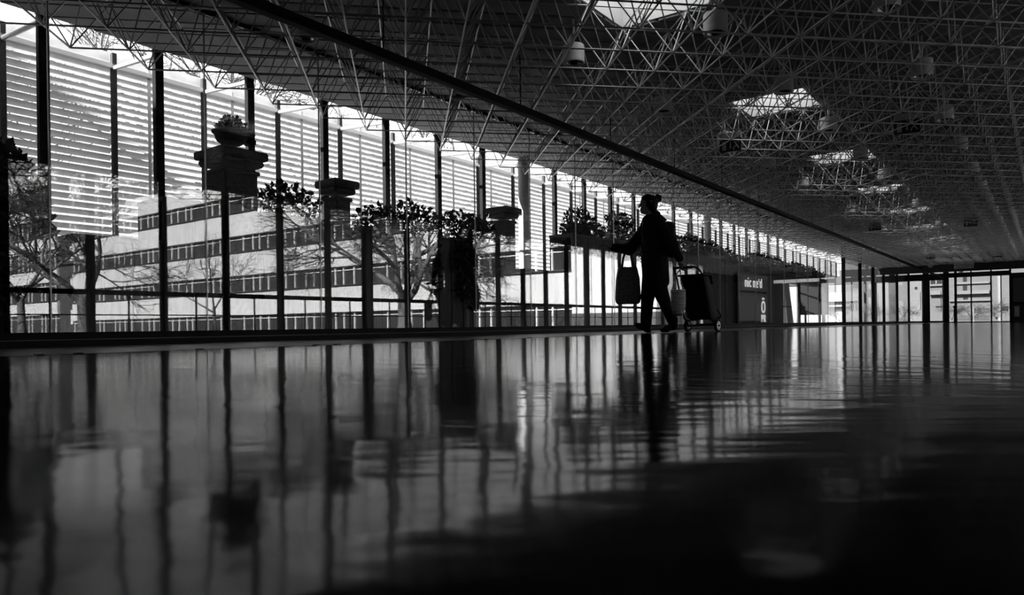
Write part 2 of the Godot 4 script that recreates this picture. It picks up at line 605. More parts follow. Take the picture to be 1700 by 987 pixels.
func ceiling_things() -> void:
	var tr := thing("lighting_track", "straight black lighting track running the length of the hall below the tubes", "track", Vector3(-4.09, 2.2, 0))
	part(tr, "rail", box_mesh(Vector3(0.08, 0.07, 43.0), 0.006), M.black_metal, Transform3D(Basis(), Vector3(0, 0, -19.3)))
	for k in 24:
		part(tr, "hanger", box_mesh(Vector3(0.008, 0.5, 0.008)), M.black_metal, Transform3D(Basis(), Vector3(0, 0.28, 1.5 - 1.8 * k)))
	# cylinder downlights, four rows
	var proto: Node3D = null
	var rows := [[-4.65, -3.6, "the glass wall"], [-3.28, -3.55, "the black track"], [-2.07, -3.7, "the skylights"], [-0.92, -4.05, "the dark side"]]
	for r in rows:
		var k := 0
		var z: float = r[1]
		while z > FAR + 1.0:
			var lb := "%s white cylinder downlight from the camera in the row by %s" % [ORD[k], r[2]]
			if proto == null:
				proto = thing("downlight", lb, "lamp", Vector3(r[0], 2.37, z), "cylinder downlights among the ceiling tubes")
				var m := MB.new()
				m.lathe([Vector2(0.082, 0.05), Vector2(0.085, 0.0), Vector2(0.091, 0.0), Vector2(0.094, 0.004), Vector2(0.094, 0.052), Vector2(0.091, 0.056), Vector2(0.094, 0.06), Vector2(0.094, 0.15), Vector2(0.09, 0.155), Vector2(0.0, 0.155)], 32, Transform3D())
				part(proto, "housing", m.mesh(), M.lamp_white)
				var c := MB.new()
				c.lathe([Vector2(0.0, 0.1), Vector2(0.05, 0.09), Vector2(0.082, 0.02)], 24, Transform3D())
				part(proto, "reflector", c.mesh(), M.lamp_inner)
				var h := MB.new()
				h.tube(Vector3(0, 0.15, 0), Vector3(0, DECK - 2.37, 0), 0.012, 0.012, 8)
				part(proto, "stem", h.mesh(), M.lamp_white)
			else:
				copy(proto, lb, Vector3(r[0], 2.37, z))
			k += 1
			z -= 1.82
	# exit signs
	var sg: Node3D = null
	var spots := [[-3.13, -8.8, "nearest running-man exit sign hanging beside the second skylight"], [-1.26, -9.25, "running-man exit sign hanging at the dark edge, nearest of its row"], [-3.22, -18.6, "small exit sign hanging further back in the row by the skylights"], [-1.38, -19.3, "small exit sign hanging further back at the dark edge"], [-3.2, -28.4, "farthest exit sign in the row by the skylights"], [-1.35, -29.4, "farthest exit sign at the dark edge"]]
	for s in spots:
		var at := Vector3(s[0], 2.33, s[1])
		if sg:
			var c := copy(sg, s[2], at)
			c.rotation.y = sg.rotation.y
			continue
		sg = thing("exit_sign", s[2], "sign", at, "hanging exit signs")
		sg.rotation.y = 0.08
		part(sg, "lamp_housing", box_mesh(Vector3(0.27, 0.075, 0.06), 0.004), M.sign_grey, Transform3D(Basis(), Vector3(0, 0.085, 0)))
		part(sg, "sign_plate", box_mesh(Vector3(0.26, 0.15, 0.012), 0.002), M.sign_black, Transform3D(Basis(), Vector3(0, -0.03, 0)))
		part(sg, "hanger", box_mesh(Vector3(0.012, 0.3, 0.012)), M.sign_grey, Transform3D(Basis(), Vector3(0.1, 0.27, 0)))
		part(sg, "hanger", box_mesh(Vector3(0.012, 0.3, 0.012)), M.sign_grey, Transform3D(Basis(), Vector3(-0.1, 0.27, 0)))
		part(sg, "door_pictogram", box_mesh(Vector3(0.05, 0.11, 0.002)), M.sign_grey, Transform3D(Basis(), Vector3(-0.075, -0.03, 0.007)))
		var ar := MB.new()
		ar.prism(PackedVector2Array([Vector2(-0.006, 0.04), Vector2(0.008, 0.04), Vector2(0.008, -0.02), Vector2(0.018, -0.02), Vector2(0.001, -0.045), Vector2(-0.016, -0.02), Vector2(-0.006, -0.02)]), 0, 0.002, Transform3D(Basis(), Vector3(0.0, -0.03, 0.006)))
		part(sg, "arrow_pictogram", ar.mesh(), M.sign_grey)
		var mn := MB.new()
		for l in [[0.055, 0.0, 0.075, -0.03, 0.008], [0.065, -0.012, 0.045, 0.012, 0.006], [0.075, -0.03, 0.045, -0.055, 0.007], [0.045, -0.055, 0.04, -0.085, 0.006], [0.075, -0.03, 0.09, -0.055, 0.007], [0.09, -0.055, 0.105, -0.075, 0.006], [0.06, 0.0, 0.1, 0.01, 0.006], [0.1, 0.01, 0.105, -0.012, 0.005]]:
			mn.tube(Vector3(l[0], l[1], 0.007), Vector3(l[2], l[3], 0.007), l[4], l[4], 5, true)
		mn.lathe([Vector2(0, -0.012), Vector2(0.009, -0.009), Vector2(0.012, 0), Vector2(0.009, 0.009), Vector2(0, 0.012)], 8, Transform3D(Basis(), Vector3(0.05, 0.022, 0.007)))
		part(sg, "running_man_pictogram", mn.mesh(), M.sign_grey)


func far_end() -> void:
	var z := FAR
	var w := struct("wall_far", "black header wall above the far glass doors")
	block(w, "header", Vector3(-5.6, 2.5, z - 0.15), Vector3(RIGHT, DECK + 0.1, z), M.dark_paint)
	block(w, "bulkhead", Vector3(GLASS + 0.06, 2.03, -33.25), Vector3(RIGHT - 0.07, DECK, -33.1), M.dark_paint)
	block(w, "transom_bar", Vector3(-5.6, 2.2, z - 0.12), Vector3(-1.38, 2.42, z + 0.02), M.black_metal)
	block(w, "side_panel", Vector3(-1.38, 0, z - 0.15), Vector3(RIGHT, 2.3, z), M.dark_paint)
	for x in [[-5.86, -5.63], [-4.98, -4.72], [-4.1, -3.87], [-3.64, -3.54], [-2.975, -2.925], [-2.18, -2.12], [-1.44, -1.36]]:
		block(w, "door_post", Vector3(x[0], 0, z - 0.1), Vector3(x[1], 2.52, z + 0.03), M.black_metal)
	block(w, "clerestory_pane", Vector3(-5.6, 2.42, z - 0.06), Vector3(-1.38, 2.52, z - 0.05), M.tinted_glass)
	block(w, "side_clerestory_pane", Vector3(-1.36, 2.3, z - 0.06), Vector3(RIGHT, 2.52, z - 0.05), M.tinted_glass)
	var n := 1
	for x in [[-5.63, -4.98, "left leaf of the far glass door"], [-4.72, -4.1, "right leaf of the far glass door"], [-3.87, -3.64, "narrow side light beside the far doors"], [-3.54, -2.975, "first of three wide panes beside the far doors"], [-2.925, -2.18, "middle of three wide panes beside the far doors"], [-2.12, -1.44, "last of three wide panes beside the far doors"]]:
		var d := struct("door_%d" % n, x[2])
		var xa: float = x[0]
		var xb: float = x[1]
		if n <= 2:
			block(d, "leaf_rail", Vector3(xa, 0.01, z - 0.05), Vector3(xb, 0.1, z), M.black_metal)
			block(d, "leaf_rail", Vector3(xa, 2.1, z - 0.05), Vector3(xb, 2.2, z), M.black_metal)
			block(d, "leaf_stile", Vector3(xb - 0.05, 0.1, z - 0.05), Vector3(xb, 2.1, z), M.alu)
			block(d, "leaf_stile", Vector3(xa, 0.1, z - 0.05), Vector3(xa + 0.04, 2.1, z), M.black_metal)
			block(d, "glass_pane", Vector3(xa + 0.04, 0.1, z - 0.03), Vector3(xb - 0.05, 2.1, z - 0.02), M.tinted_glass)
			part(d, "pull_handle", box_mesh(Vector3(0.025, 0.9, 0.03)), M.alu, Transform3D(Basis(), Vector3(xb - 0.1, 1.1, z + 0.03)))
		else:
			block(d, "glass_pane", Vector3(xa, 0.04, z - 0.03), Vector3(xb, 2.2, z - 0.02), M.tinted_glass)
			block(d, "bottom_rail", Vector3(xa, 0.0, z - 0.05), Vector3(xb, 0.04, z), M.black_metal)
		n += 1
	# direction board, smoke detector, poster, notice
	var b := thing("direction_board", "pale direction board with black text lines on the far bulkhead", "sign", Vector3(-2.61, 2.29, -33.088))
	b.scale = Vector3.ONE * 0.8
	part(b, "board", box_mesh(Vector3(0.82, 0.4, 0.02), 0.003), M.sign_grey)
	for l in [[-0.05, 0.13, 0.6], [-0.08, 0.07, 0.5], [-0.02, -0.03, 0.62], [-0.04, -0.1, 0.56], [-0.1, -0.16, 0.4]]:
		var x: float = l[0] - l[2] / 2.0
		rng.seed = int(l[2] * 1000)
		while x < l[0] + l[2] / 2.0:
			var ww := rng.randf_range(0.02, 0.05)
			part(b, "text_stroke", box_mesh(Vector3(snappedf(ww, 0.01), 0.03, 0.002)), M.sign_black, Transform3D(Basis(), Vector3(x, l[1], 0.011)))
			x += ww + 0.012
	for yy in [0.1, -0.1]:
		part(b, "arrow_mark", box_mesh(Vector3(0.06, 0.06, 0.002)), M.sign_black, Transform3D(Basis(), Vector3(0.33, yy, 0.011)))
	var ck := thing("wall_sensor", "small round grey sensor on the black bulkhead before the far doors", "sensor", Vector3(-3.74, 2.31, -33.08))
	var m := MB.new()
	m.lathe([Vector2(0.0, -0.02), Vector2(0.09, -0.02), Vector2(0.09, 0.03), Vector2(0.07, 0.045), Vector2(0.0, 0.05)], 24, Transform3D(Basis(Vector3.RIGHT, PI / 2), Vector3(0, 0, 0.01)))
	part(ck, "housing", m.mesh(), M.sign_grey)
	var ps := thing("poster_case", "framed dark poster case on the panel beside the far doors", "poster", Vector3(-0.9, 1.5, z + 0.003))
	part(ps, "case", box_mesh(Vector3(0.9, 1.24, 0.05), 0.006), M.black_metal, Transform3D(Basis(), Vector3(0, 0, 0.025)))
	part(ps, "poster_sheet", box_mesh(Vector3(0.8, 1.14, 0.004)), M.poster, Transform3D(Basis(), Vector3(0, 0, 0.052)))
	for q in [[-0.2, 0.2, 0.05, 0.08], [-0.23, -0.1, 0.12, 0.2], [-0.08, -0.42, 0.3, 0.1], [0.1, 0.1, 0.2, 0.3], [0.02, 0.42, 0.3, 0.05]]:
		part(ps, "print_patch", box_mesh(Vector3(q[2], q[3], 0.002)), M.render_grey, Transform3D(Basis(), Vector3(q[0], q[1], 0.055)))
	var nt := thing("notice_sheet", "white notice sheet low on the panel under the poster case", "notice", Vector3(-1.16, 0.5, z))
	part(nt, "sheet", box_mesh(Vector3(0.2, 0.5, 0.006)), M.far_frame, Transform3D(Basis(), Vector3(0, 0, 0.006)))
	part(nt, "print_patch", box_mesh(Vector3(0.13, 0.36, 0.002)), M.sign_grey, Transform3D(Basis(), Vector3(0, 0, 0.0095)))
	for q in [[-3.8, "thin black stanchion outside between the far door posts"], [-7.2, "thin black stanchion outside the last side panes"]]:
		var t := thing("bollard", q[1], "bollard", Vector3(q[0], -0.02, -42.6))
		var c := MB.new()
		c.lathe([Vector2(0, 0), Vector2(0.09, 0), Vector2(0.09, 0.02), Vector2(0.022, 0.03), Vector2(0.022, 0.8)], 12, Transform3D())
		part(t, "post", c.mesh(), M.black_metal)
		var c2 := MB.new()
		c2.lathe([Vector2(0.0, 0.79), Vector2(0.05, 0.8), Vector2(0.055, 0.85), Vector2(0.0, 0.89)], 12, Transform3D())
		part(t, "cap", c2.mesh(), M.black_metal)


func outside_ground() -> void:
	solid("ground_terrace", Vector3(-70, -0.3, -44), Vector3(GLASS - 0.06, -0.02, 30), M.terrace)
	solid("ground_street", Vector3(RIGHT + 0.2, -0.3, -44), Vector3(130, -0.02, 40), M.pavement)
	solid("ground_far", Vector3(-120, -0.3, -160), Vector3(130, -0.03, FAR - 0.2), M.pavement)


# ---------------------------------------------------------------- louvre screen and terrace
func screen() -> void:
	var fr: Node3D = null
	var pa: Node3D = null
	for n in range(-1, 34):
		var z := -(2.6 + n)
		if n > 21:
			high_louvre(n + 1, z - 0.5)
			continue
		var k := n + 1
		var lb := "%s steel frame from the camera carrying the louvre screen outside the glass" % ORD[k]
		if fr == null:
			fr = thing("steel_frame", lb, "post", Vector3(0, -0.02, z), "frames carrying the louvre screen")
			part(fr, "inner_post", box_mesh(Vector3(0.06, 2.85, 0.085), 0.004), M.black_metal, Transform3D(Basis(), Vector3(-6.9, 1.425, 0)))
			part(fr, "outer_post", box_mesh(Vector3(0.05, 3.02, 0.05), 0.004), M.dark_paint, Transform3D(Basis(), Vector3(-7.8, 1.51, 0)))
			var m := MB.new()
			m.tube(Vector3(-6.95, 2.8, 0), Vector3(-7.78, 2.86, 0), 0.025, 0.025, 8)
			part(fr, "strut", m.mesh(), M.frame_steel)
		else:
			copy(fr, lb, Vector3(0, -0.02, z))
		lb = "%s bay of white horizontal louvre slats from the camera" % ORD[k]
		if pa == null:
			pa = thing("louvre_panel", lb, "louvre", Vector3(-7.86, 0, z - 0.5), "bays of the louvre screen")
			part(pa, "top_rail", box_mesh(Vector3(0.05, 0.05, 1.0), 0.003), M.frame_steel, Transform3D(Basis(), Vector3(0.06, 2.86, 0)))
			part(pa, "head_board", box_mesh(Vector3(0.02, 0.1, 0.99)), M.louvre_white, Transform3D(Basis(), Vector3(-0.03, 2.98, 0)))
			for s in 28:
				part(pa, "slat", box_mesh(Vector3(0.078, 0.004, 0.99)), M.louvre_white, Transform3D(Basis(Vector3.BACK, deg_to_rad(36)), Vector3(0, 2.89 - 0.075 * s, 0)))
			part(pa, "bracket_strip", box_mesh(Vector3(0.012, 2.15, 0.03)), M.louvre_bracket, Transform3D(Basis(), Vector3(0.04, 1.87, 0.12)))
		else:
			copy(pa, lb, Vector3(-7.86, 0, z - 0.5))
	for q in [[-9.25, "pale round column outside the glass against the louvres, nearer one"], [-16.9, "pale round column outside the glass beyond the walking woman"]]:
		var t := thing("outer_column", q[1], "column", Vector3(-6.6, -0.02, q[0]))
		var m := MB.new()
		m.lathe([Vector2(0.0, 0.0), Vector2(0.085, 0.0), Vector2(0.085, DECK), Vector2(0.0, DECK)], 24, Transform3D())
		part(t, "shaft", m.mesh(), M.column_grey)
		var c := MB.new()
		c.lathe([Vector2(0.085, 2.6), Vector2(0.1, 2.61), Vector2(0.1, 2.65), Vector2(0.085, 2.66)], 24, Transform3D())
		part(t, "collar", c.mesh(), M.frame_steel)


var high: Node3D = null
func high_louvre(k: int, z: float) -> void:
	var lb := "%s louvre bay from the camera, a short one hung high near the far end" % ORD[k]
	if high:
		copy(high, lb, Vector3(-7.86, 0, z))
		return
	high = thing("short_louvre_panel", lb, "louvre", Vector3(-7.86, 0, z), "short bays at the end of the louvre screen")
	part(high, "top_rail", box_mesh(Vector3(0.05, 0.05, 1.0), 0.003), M.frame_steel, Transform3D(Basis(), Vector3(0.06, 2.86, 0)))
	for s in 9:
		part(high, "slat", box_mesh(Vector3(0.078, 0.004, 0.99)), M.louvre_white, Transform3D(Basis(Vector3.BACK, deg_to_rad(36)), Vector3(0, 2.89 - 0.075 * s, 0)))
	part(high, "hanger_bar", box_mesh(Vector3(0.05, 0.8, 0.06), 0.004), M.dark_paint, Transform3D(Basis(), Vector3(0.06, 2.55, 0.5)))
	var m := MB.new()
	m.tube(Vector3(1.07, 2.86, 0.5), Vector3(0.08, 2.86, 0.5), 0.025, 0.025, 8)
	part(high, "strut", m.mesh(), M.frame_steel)


func leaves(m: MB, c: Vector3, r: Vector3, count: int, size: float) -> void:
	for k in count:
		var d := Vector3(rng.randfn(), rng.randfn(), rng.randfn()).normalized()
		var p := c + d * r * pow(rng.randf(), 0.35)
		var a := (d * 0.6 + Vector3(rng.randfn(), rng.randfn(), rng.randfn())).normalized()
		var b := a.cross(Vector3(rng.randfn(), rng.randfn(), rng.randfn())).normalized()
		var s := size * rng.randf_range(0.6, 1.3)
		m.leaf(p, a, b, s, s * 0.32)


func pier(label: String, z: float, w: float, dy := 0.0) -> Node3D:
	var t := thing("stone_pier", label, "pier", Vector3(-6.2, -0.02 - dy, z), "stone piers behind the glass")
	part(t, "shaft", box_mesh(Vector3(w, 1.62, w), 0.01), M.dark_stone, Transform3D(Basis(), Vector3(0, 0.81, 0)))
	part(t, "necking", box_mesh(Vector3(w + 0.04, 0.04, w + 0.04), 0.012), M.dark_stone, Transform3D(Basis(), Vector3(0, 1.6, 0)))
	part(t, "cornice", box_mesh(Vector3(w + 0.1, 0.07, w + 0.1), 0.025), M.dark_stone, Transform3D(Basis(), Vector3(0, 1.69, 0)))
	part(t, "cap_slab", box_mesh(Vector3(w + 0.15, 0.08, w + 0.15), 0.015), M.dark_stone, Transform3D(Basis(), Vector3(0, 1.76, 0)))
	return t


func planter(label: String, za: float, zb: float, top: float, foot := 0.0) -> void:
	var t := thing("timber_planter", label, "planter", Vector3(-6.22, -0.02, (za + zb) / 2.0), "planters along the terrace")
	var l := za - zb
	var n := maxi(1, int(round(l / 0.24)))
	for k in n:
		part(t, "board", box_mesh(Vector3(0.03, top - foot - 0.04, snappedf(l / n - 0.012, 0.001)), 0.004), M.planter_board, Transform3D(Basis(), Vector3(0.2, (top + foot) / 2.0 - 0.02, l / 2.0 - (k + 0.5) * l / n)))
	part(t, "rim", box_mesh(Vector3(0.46, 0.04, l), 0.006), M.planter_board, Transform3D(Basis(), Vector3(0, top - 0.02, 0)))
	part(t, "rear_panel", box_mesh(Vector3(0.03, top - foot - 0.04, l)), M.planter_board, Transform3D(Basis(), Vector3(-0.2, (top + foot) / 2.0 - 0.02, 0)))
	if foot > 0.0:
		part(t, "trough_floor", box_mesh(Vector3(0.4, 0.03, l)), M.black_metal, Transform3D(Basis(), Vector3(0, foot, 0)))
		for s in [-1, 1]:
			part(t, "leg", box_mesh(Vector3(0.05, foot, 0.05)), M.black_metal, Transform3D(Basis(), Vector3(0, foot / 2.0, s * (l / 2.0 - 0.05))))


func bush(called: String, label: String, z: float, base: float, blobs: Array, size := 0.07, dens := 900.0, group := "plants along the terrace planters") -> void:
	var t := thing(called, label, "plant", Vector3(-6.2, base, z), group)
	var m := MB.new()
	for b in blobs:
		var r: Vector3 = b[1]
		leaves(m, b[0], r, int(dens * (r.x + r.z) * r.y * 4.0 + 60), size)
	part(t, "foliage", m.mesh(), M.leaf_dark)
	var s := MB.new()
	for k in 5:
		var x := (k - 2) * 0.05
		s.tube(Vector3(0, -0.02, x), Vector3(rng.randf_range(-0.05, 0.05), 0.2, x * 2.0), 0.008, 0.004, 5)
	part(t, "stems", s.mesh(), M.twig)


func terrace() -> void:
	rng.seed = 5
	bush("clipped_hedge", "tall dark hedge outside the glass at the near end", -2.05, -0.02, [[Vector3(0, 0.75, 0.02), Vector3(0.25, 0.75, 0.36)], [Vector3(0, 1.2, 0.1), Vector3(0.25, 0.36, 0.3)], [Vector3(0, 0.4, -0.15), Vector3(0.25, 0.5, 0.22)]], 0.08, 1500.0)
	planter("low timber planter behind the glass between the hedge and the urn pier", -2.45, -3.15, 0.88)
	planter("timber planter joining the pier that carries the urn", -3.16, -3.72, 1.26)
	pier("stone pier with moulded cap carrying the urn", -3.93, 0.34)
	planter("timber planter between the urn pier and the next pier", -4.14, -4.98, 1.25)
	pier("plain capped stone pier just past the urn pier", -5.2, 0.2, 0.08)
	planter("ivy-covered planter after the second pier", -5.42, -6.6, 1.25)
	planter("ivy-covered planter before the third pier", -6.61, -7.95, 1.25)
	pier("third capped stone pier, beside the pale outer column", -8.2, 0.23)
	planter("lower bare planter after the third pier", -8.42, -9.7, 0.95)
	planter("high planter under the rounded bush", -9.72, -10.95, 1.58)
	planter("high planter under the flat-topped shrub", -10.97, -12.5, 1.62)
	planter("high planter hidden behind the walking woman", -12.52, -14.2, 1.62)
	planter("high planter under the trailing hedge past the woman", -14.22, -16.4, 1.62)
	planter("high planter at the end of the trailing hedge", -16.42, -18.6, 1.55)
	planter("high planter under the dark end hedge", -18.62, -21.0, 1.55)
	planter("raised trough on legs under the dark end hedge", -21.02, -23.4, 1.55, 1.35)
	planter("last raised trough on legs, above the dark panel", -23.42, -26.0, 1.55, 1.35)
	bush("leafy_plant", "low leafy plant between the urn pier and the next pier", -4.56, 1.23, [[Vector3(0, 0.1, 0), Vector3(0.18, 0.25, 0.4)]])
	bush("ivy_bush", "ragged ivy on the planter after the second pier", -6.0, 1.23, [[Vector3(0, 0.08, 0.2), Vector3(0.2, 0.2, 0.35)], [Vector3(0.1, 0.15, -0.3), Vector3(0.15, 0.22, 0.35)], [Vector3(0.22, -0.4, -0.3), Vector3(0.06, 0.5, 0.3)]])
	bush("ivy_bush", "ragged ivy hanging from the planter before the third pier", -7.3, 1.23, [[Vector3(0, 0.12, 0.1), Vector3(0.2, 0.26, 0.5)], [Vector3(0.22, -0.4, 0.2), Vector3(0.06, 0.5, 0.3)], [Vector3(0, 0.2, -0.35), Vector3(0.18, 0.2, 0.25)]])
	bush("rounded_bush", "rounded dark bush on the high planter, left of the woman's hand", -10.35, 1.56, [[Vector3(0, 0.2, 0.12), Vector3(0.24, 0.26, 0.34)], [Vector3(0, 0.1, -0.3), Vector3(0.2, 0.18, 0.3)], [Vector3(0, 0.08, 0.35), Vector3(0.18, 0.14, 0.2)]])
	bush("flat_topped_shrub", "flat-topped shrub on a planter right above the woman's hand", -11.75, 1.6, [[Vector3(0, 0.4, 0.05), Vector3(0.2, 0.12, 0.42)], [Vector3(0, 0.12, 0.3), Vector3(0.15, 0.16, 0.3)], [Vector3(0, 0.2, -0.25), Vector3(0.15, 0.22, 0.16)], [Vector3(0.2, -0.1, -0.4), Vector3(0.1, 0.3, 0.25)]])
	bush("trailing_hedge", "trailing hedge on the planters just right of the woman's shoulder", -15.3, 1.6, [[Vector3(0, 0.18, 0.5), Vector3(0.25, 0.26, 0.55)], [Vector3(0, 0.16, -0.3), Vector3(0.25, 0.24, 0.6)], [Vector3(0, 0.1, -0.9), Vector3(0.25, 0.2, 0.35)]])
	bush("trailing_hedge", "second tuft of trailing hedge past the woman's backpack", -17.4, 1.53, [[Vector3(0, 0.14, 0.4), Vector3(0.25, 0.24, 0.4)], [Vector3(0, 0.08, -0.4), Vector3(0.25, 0.2, 0.6)]])
	bush("dark_hedge", "long dark hedge near the end of the glass wall", -20.3, 1.53, [[Vector3(0, 0.2, 0.8), Vector3(0.25, 0.28, 0.8)], [Vector3(0, 0.2, -0.4), Vector3(0.25, 0.26, 0.8)], [Vector3(0, 0.12, -1.3), Vector3(0.25, 0.22, 0.6)]])
	bush("dark_hedge", "end piece of the dark hedge above the rounded panel", -24.0, 1.53, [[Vector3(0, 0.16, 1.2), Vector3(0.25, 0.26, 0.9)], [Vector3(0, 0.14, -0.2), Vector3(0.25, 0.24, 0.9)], [Vector3(0, 0.1, -1.4), Vector3(0.25, 0.2, 0.6)]])
	# the urn and its plant
	var u := thing("garden_urn", "fluted stone garden urn on the capped pier against the louvres", "urn", Vector3(-6.2, 1.78, -3.93))
	var m := MB.new()
	m.cbox(Transform3D(Basis(), Vector3(0, 0.012, 0)), Vector3(0.15, 0.024, 0.15), 0.004)
	m.lathe([Vector2(0.0, 0.024), Vector2(0.062, 0.026), Vector2(0.064, 0.036), Vector2(0.045, 0.045), Vector2(0.042, 0.06), Vector2(0.055, 0.068)], 24, Transform3D())
	part(u, "foot", m.mesh(), M.dark_stone)
	m = MB.new()
	m.lathe([Vector2(0.05, 0.066), Vector2(0.09, 0.075), Vector2(0.125, 0.1), Vector2(0.142, 0.13), Vector2(0.146, 0.15)], 72, Transform3D(), 18, 0.06)
	part(u, "bowl", m.mesh(), M.dark_stone)
	m = MB.new()
	m.lathe([Vector2(0.145, 0.148), Vector2(0.15, 0.165), Vector2(0.172, 0.182), Vector2(0.175, 0.195), Vector2(0.165, 0.2), Vector2(0.12, 0.19), Vector2(0.0, 0.18)], 48, Transform3D())
	part(u, "lip", m.mesh(), M.dark_stone)
	var p := thing("urn_plant", "low bushy plant growing in the stone urn", "plant", Vector3(-6.2, 1.96, -3.93))
	m = MB.new()
	rng.seed = 21
	leaves(m, Vector3(0.02, 0.05, 0.0), Vector3(0.12, 0.09, 0.12), 500, 0.045)
	leaves(m, Vector3(0.0, 0.1, 0.03), Vector3(0.04, 0.07, 0.04), 90, 0.04)
	leaves(m, Vector3(0.02, -0.02, -0.17), Vector3(0.05, 0.06, 0.06), 160, 0.04)
	part(p, "foliage", m.mesh(), M.leaf_dark)
	# panels and shop signs at the far end of the terrace
	var pn := thing("advert_stand", "dark speckled panel with rounded corners on two feet, far end of glass", "advert", Vector3(-6.6, -0.02, -26.75))
	pn.rotation.y = 0.55
	var poly := PackedVector2Array()
	for c in [[0.42, 0.5, 0], [-0.42, 0.5, 1], [-0.42, -0.5, 2], [0.42, -0.5, 3]]:
		for s in 5:
			var a: float = (c[2] + s / 4.0) * PI / 2
			poly.append(Vector2(c[0] + 0.06 * cos(a), c[1] + 0.06 * sin(a)))
	m = MB.new()
	m.prism(poly, -0.06, 0.06, Transform3D(Basis(), Vector3(0, 0.95, 0)))
	part(pn, "board_face", m.mesh(), M.panel_dark)
	for s in [-0.3, 0.3]:
		part(pn, "foot", box_mesh(Vector3(0.05, 0.42, 0.08)), M.black_metal, Transform3D(Basis(), Vector3(s, 0.2, 0)))
	var sg := thing("shop_sign", "dark shop fascia with white lettering seen past the trolley", "sign", Vector3(-5.85, 0.0, -17.9))
	sg.rotation.y = PI / 2 - 0.06
	part(sg, "fascia_board", box_mesh(Vector3(1.9, 0.42, 0.03), 0.005), M.sign_black, Transform3D(Basis(), Vector3(0, 1.1, 0)))
	part(sg, "lower_board", box_mesh(Vector3(1.9, 0.7, 0.03), 0.005), M.sign_black, Transform3D(Basis(), Vector3(0, 0.5, 0)))
	for s in [-0.9, 0.9]:
		part(sg, "post", box_mesh(Vector3(0.05, 1.3, 0.05)), M.black_metal, Transform3D(Basis(), Vector3(s, 0.65, -0.04)))
	var font := SystemFont.new()
	font.font_names = PackedStringArray(["Droid Sans"])
	font.font_weight = 700
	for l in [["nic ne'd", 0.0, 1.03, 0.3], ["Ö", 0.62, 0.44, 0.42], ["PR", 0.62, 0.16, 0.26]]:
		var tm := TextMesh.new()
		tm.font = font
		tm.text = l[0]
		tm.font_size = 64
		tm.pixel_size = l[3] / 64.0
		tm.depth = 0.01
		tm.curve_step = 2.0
		part(sg, "lettering", tm, M.letter_white_glow, Transform3D(Basis(), Vector3(l[1], l[2] + 0.06, 0.02)))  # brightened by the glow in their material
	for k in 4:
		var t := thing("reflection_strip", "%s pale board standing in for a mirrored facade, before the rounded panel" % ORD[k], "plank", Vector3(-6.1, -0.02, -20.2 - 0.62 * k), "boards standing in for a mirrored facade")  # added boards standing in for a facade mirrored in the glass
		t.rotation = Vector3(-0.06 - 0.02 * k, PI / 2 - 0.3, 0)
		part(t, "board", box_mesh(Vector3(0.3, 1.3, 0.03), 0.006), M.render_white if k % 2 else M.facade_frame, Transform3D(Basis(), Vector3(0, 0.66, 0)))
		part(t, "batten", box_mesh(Vector3(0.26, 0.04, 0.015), 0.003), M.planter_board, Transform3D(Basis(), Vector3(0, 0.6, 0.022)))


# ---------------------------------------------------------------- what the glass mirrors, and the far view
func facade(called: String, label: String, xa: float, xb: float, z: float, storeys: int, pitch: float, y0: float, hh: float, wh: float, extra := 0.0) -> void:
	var t := thing(called, label, "building", Vector3((xa + xb) / 2.0, -0.02, z))
	var l := xb - xa
	part(t, "core", box_mesh(Vector3(l - 0.4, y0 + storeys * hh + extra, 11.6)), M.tower_dark, Transform3D(Basis(), Vector3(0, (y0 + storeys * hh + extra) / 2.0, -6.3)))
	var n := int(l / pitch)
	for k in storeys + 1:
		var ya := y0 + (k - 1) * hh + wh
		var yb := y0 + k * hh
		if k == 0:
			ya = 0.0
			yb = y0
		if k == storeys:
			yb += extra
		if yb - ya > 0.02:
			part(t, "spandrel", box_mesh(Vector3(l, yb - ya, 0.4), 0.01), M.facade_white, Transform3D(Basis(), Vector3(0, (ya + yb) / 2.0, -0.2)))
		if k == storeys:
			break
		for i in n:
			var x := -l / 2.0 + (i + 0.5) * l / n
			part(t, "window_pane", box_mesh(Vector3(snappedf(l / n, 0.001), wh, 0.02)), M.facade_glass, Transform3D(Basis(), Vector3(x, yb + wh / 2.0, -0.3)))
			if i % 5 != 4:
				part(t, "window_frame", box_mesh(Vector3(0.075, wh, 0.1)), M.facade_frame, Transform3D(Basis(), Vector3(x + l / n * (0.5 if i % 3 else 0.3), yb + wh / 2.0, -0.24)))
		part(t, "window_transom", box_mesh(Vector3(l, 0.05, 0.08)), M.facade_frame, Transform3D(Basis(), Vector3(0, yb + wh * 0.8, -0.25)))
		part(t, "window_sill", box_mesh(Vector3(l, 0.06, 0.2)), M.tower_dark, Transform3D(Basis(), Vector3(0, yb - 0.02, 0.05)))


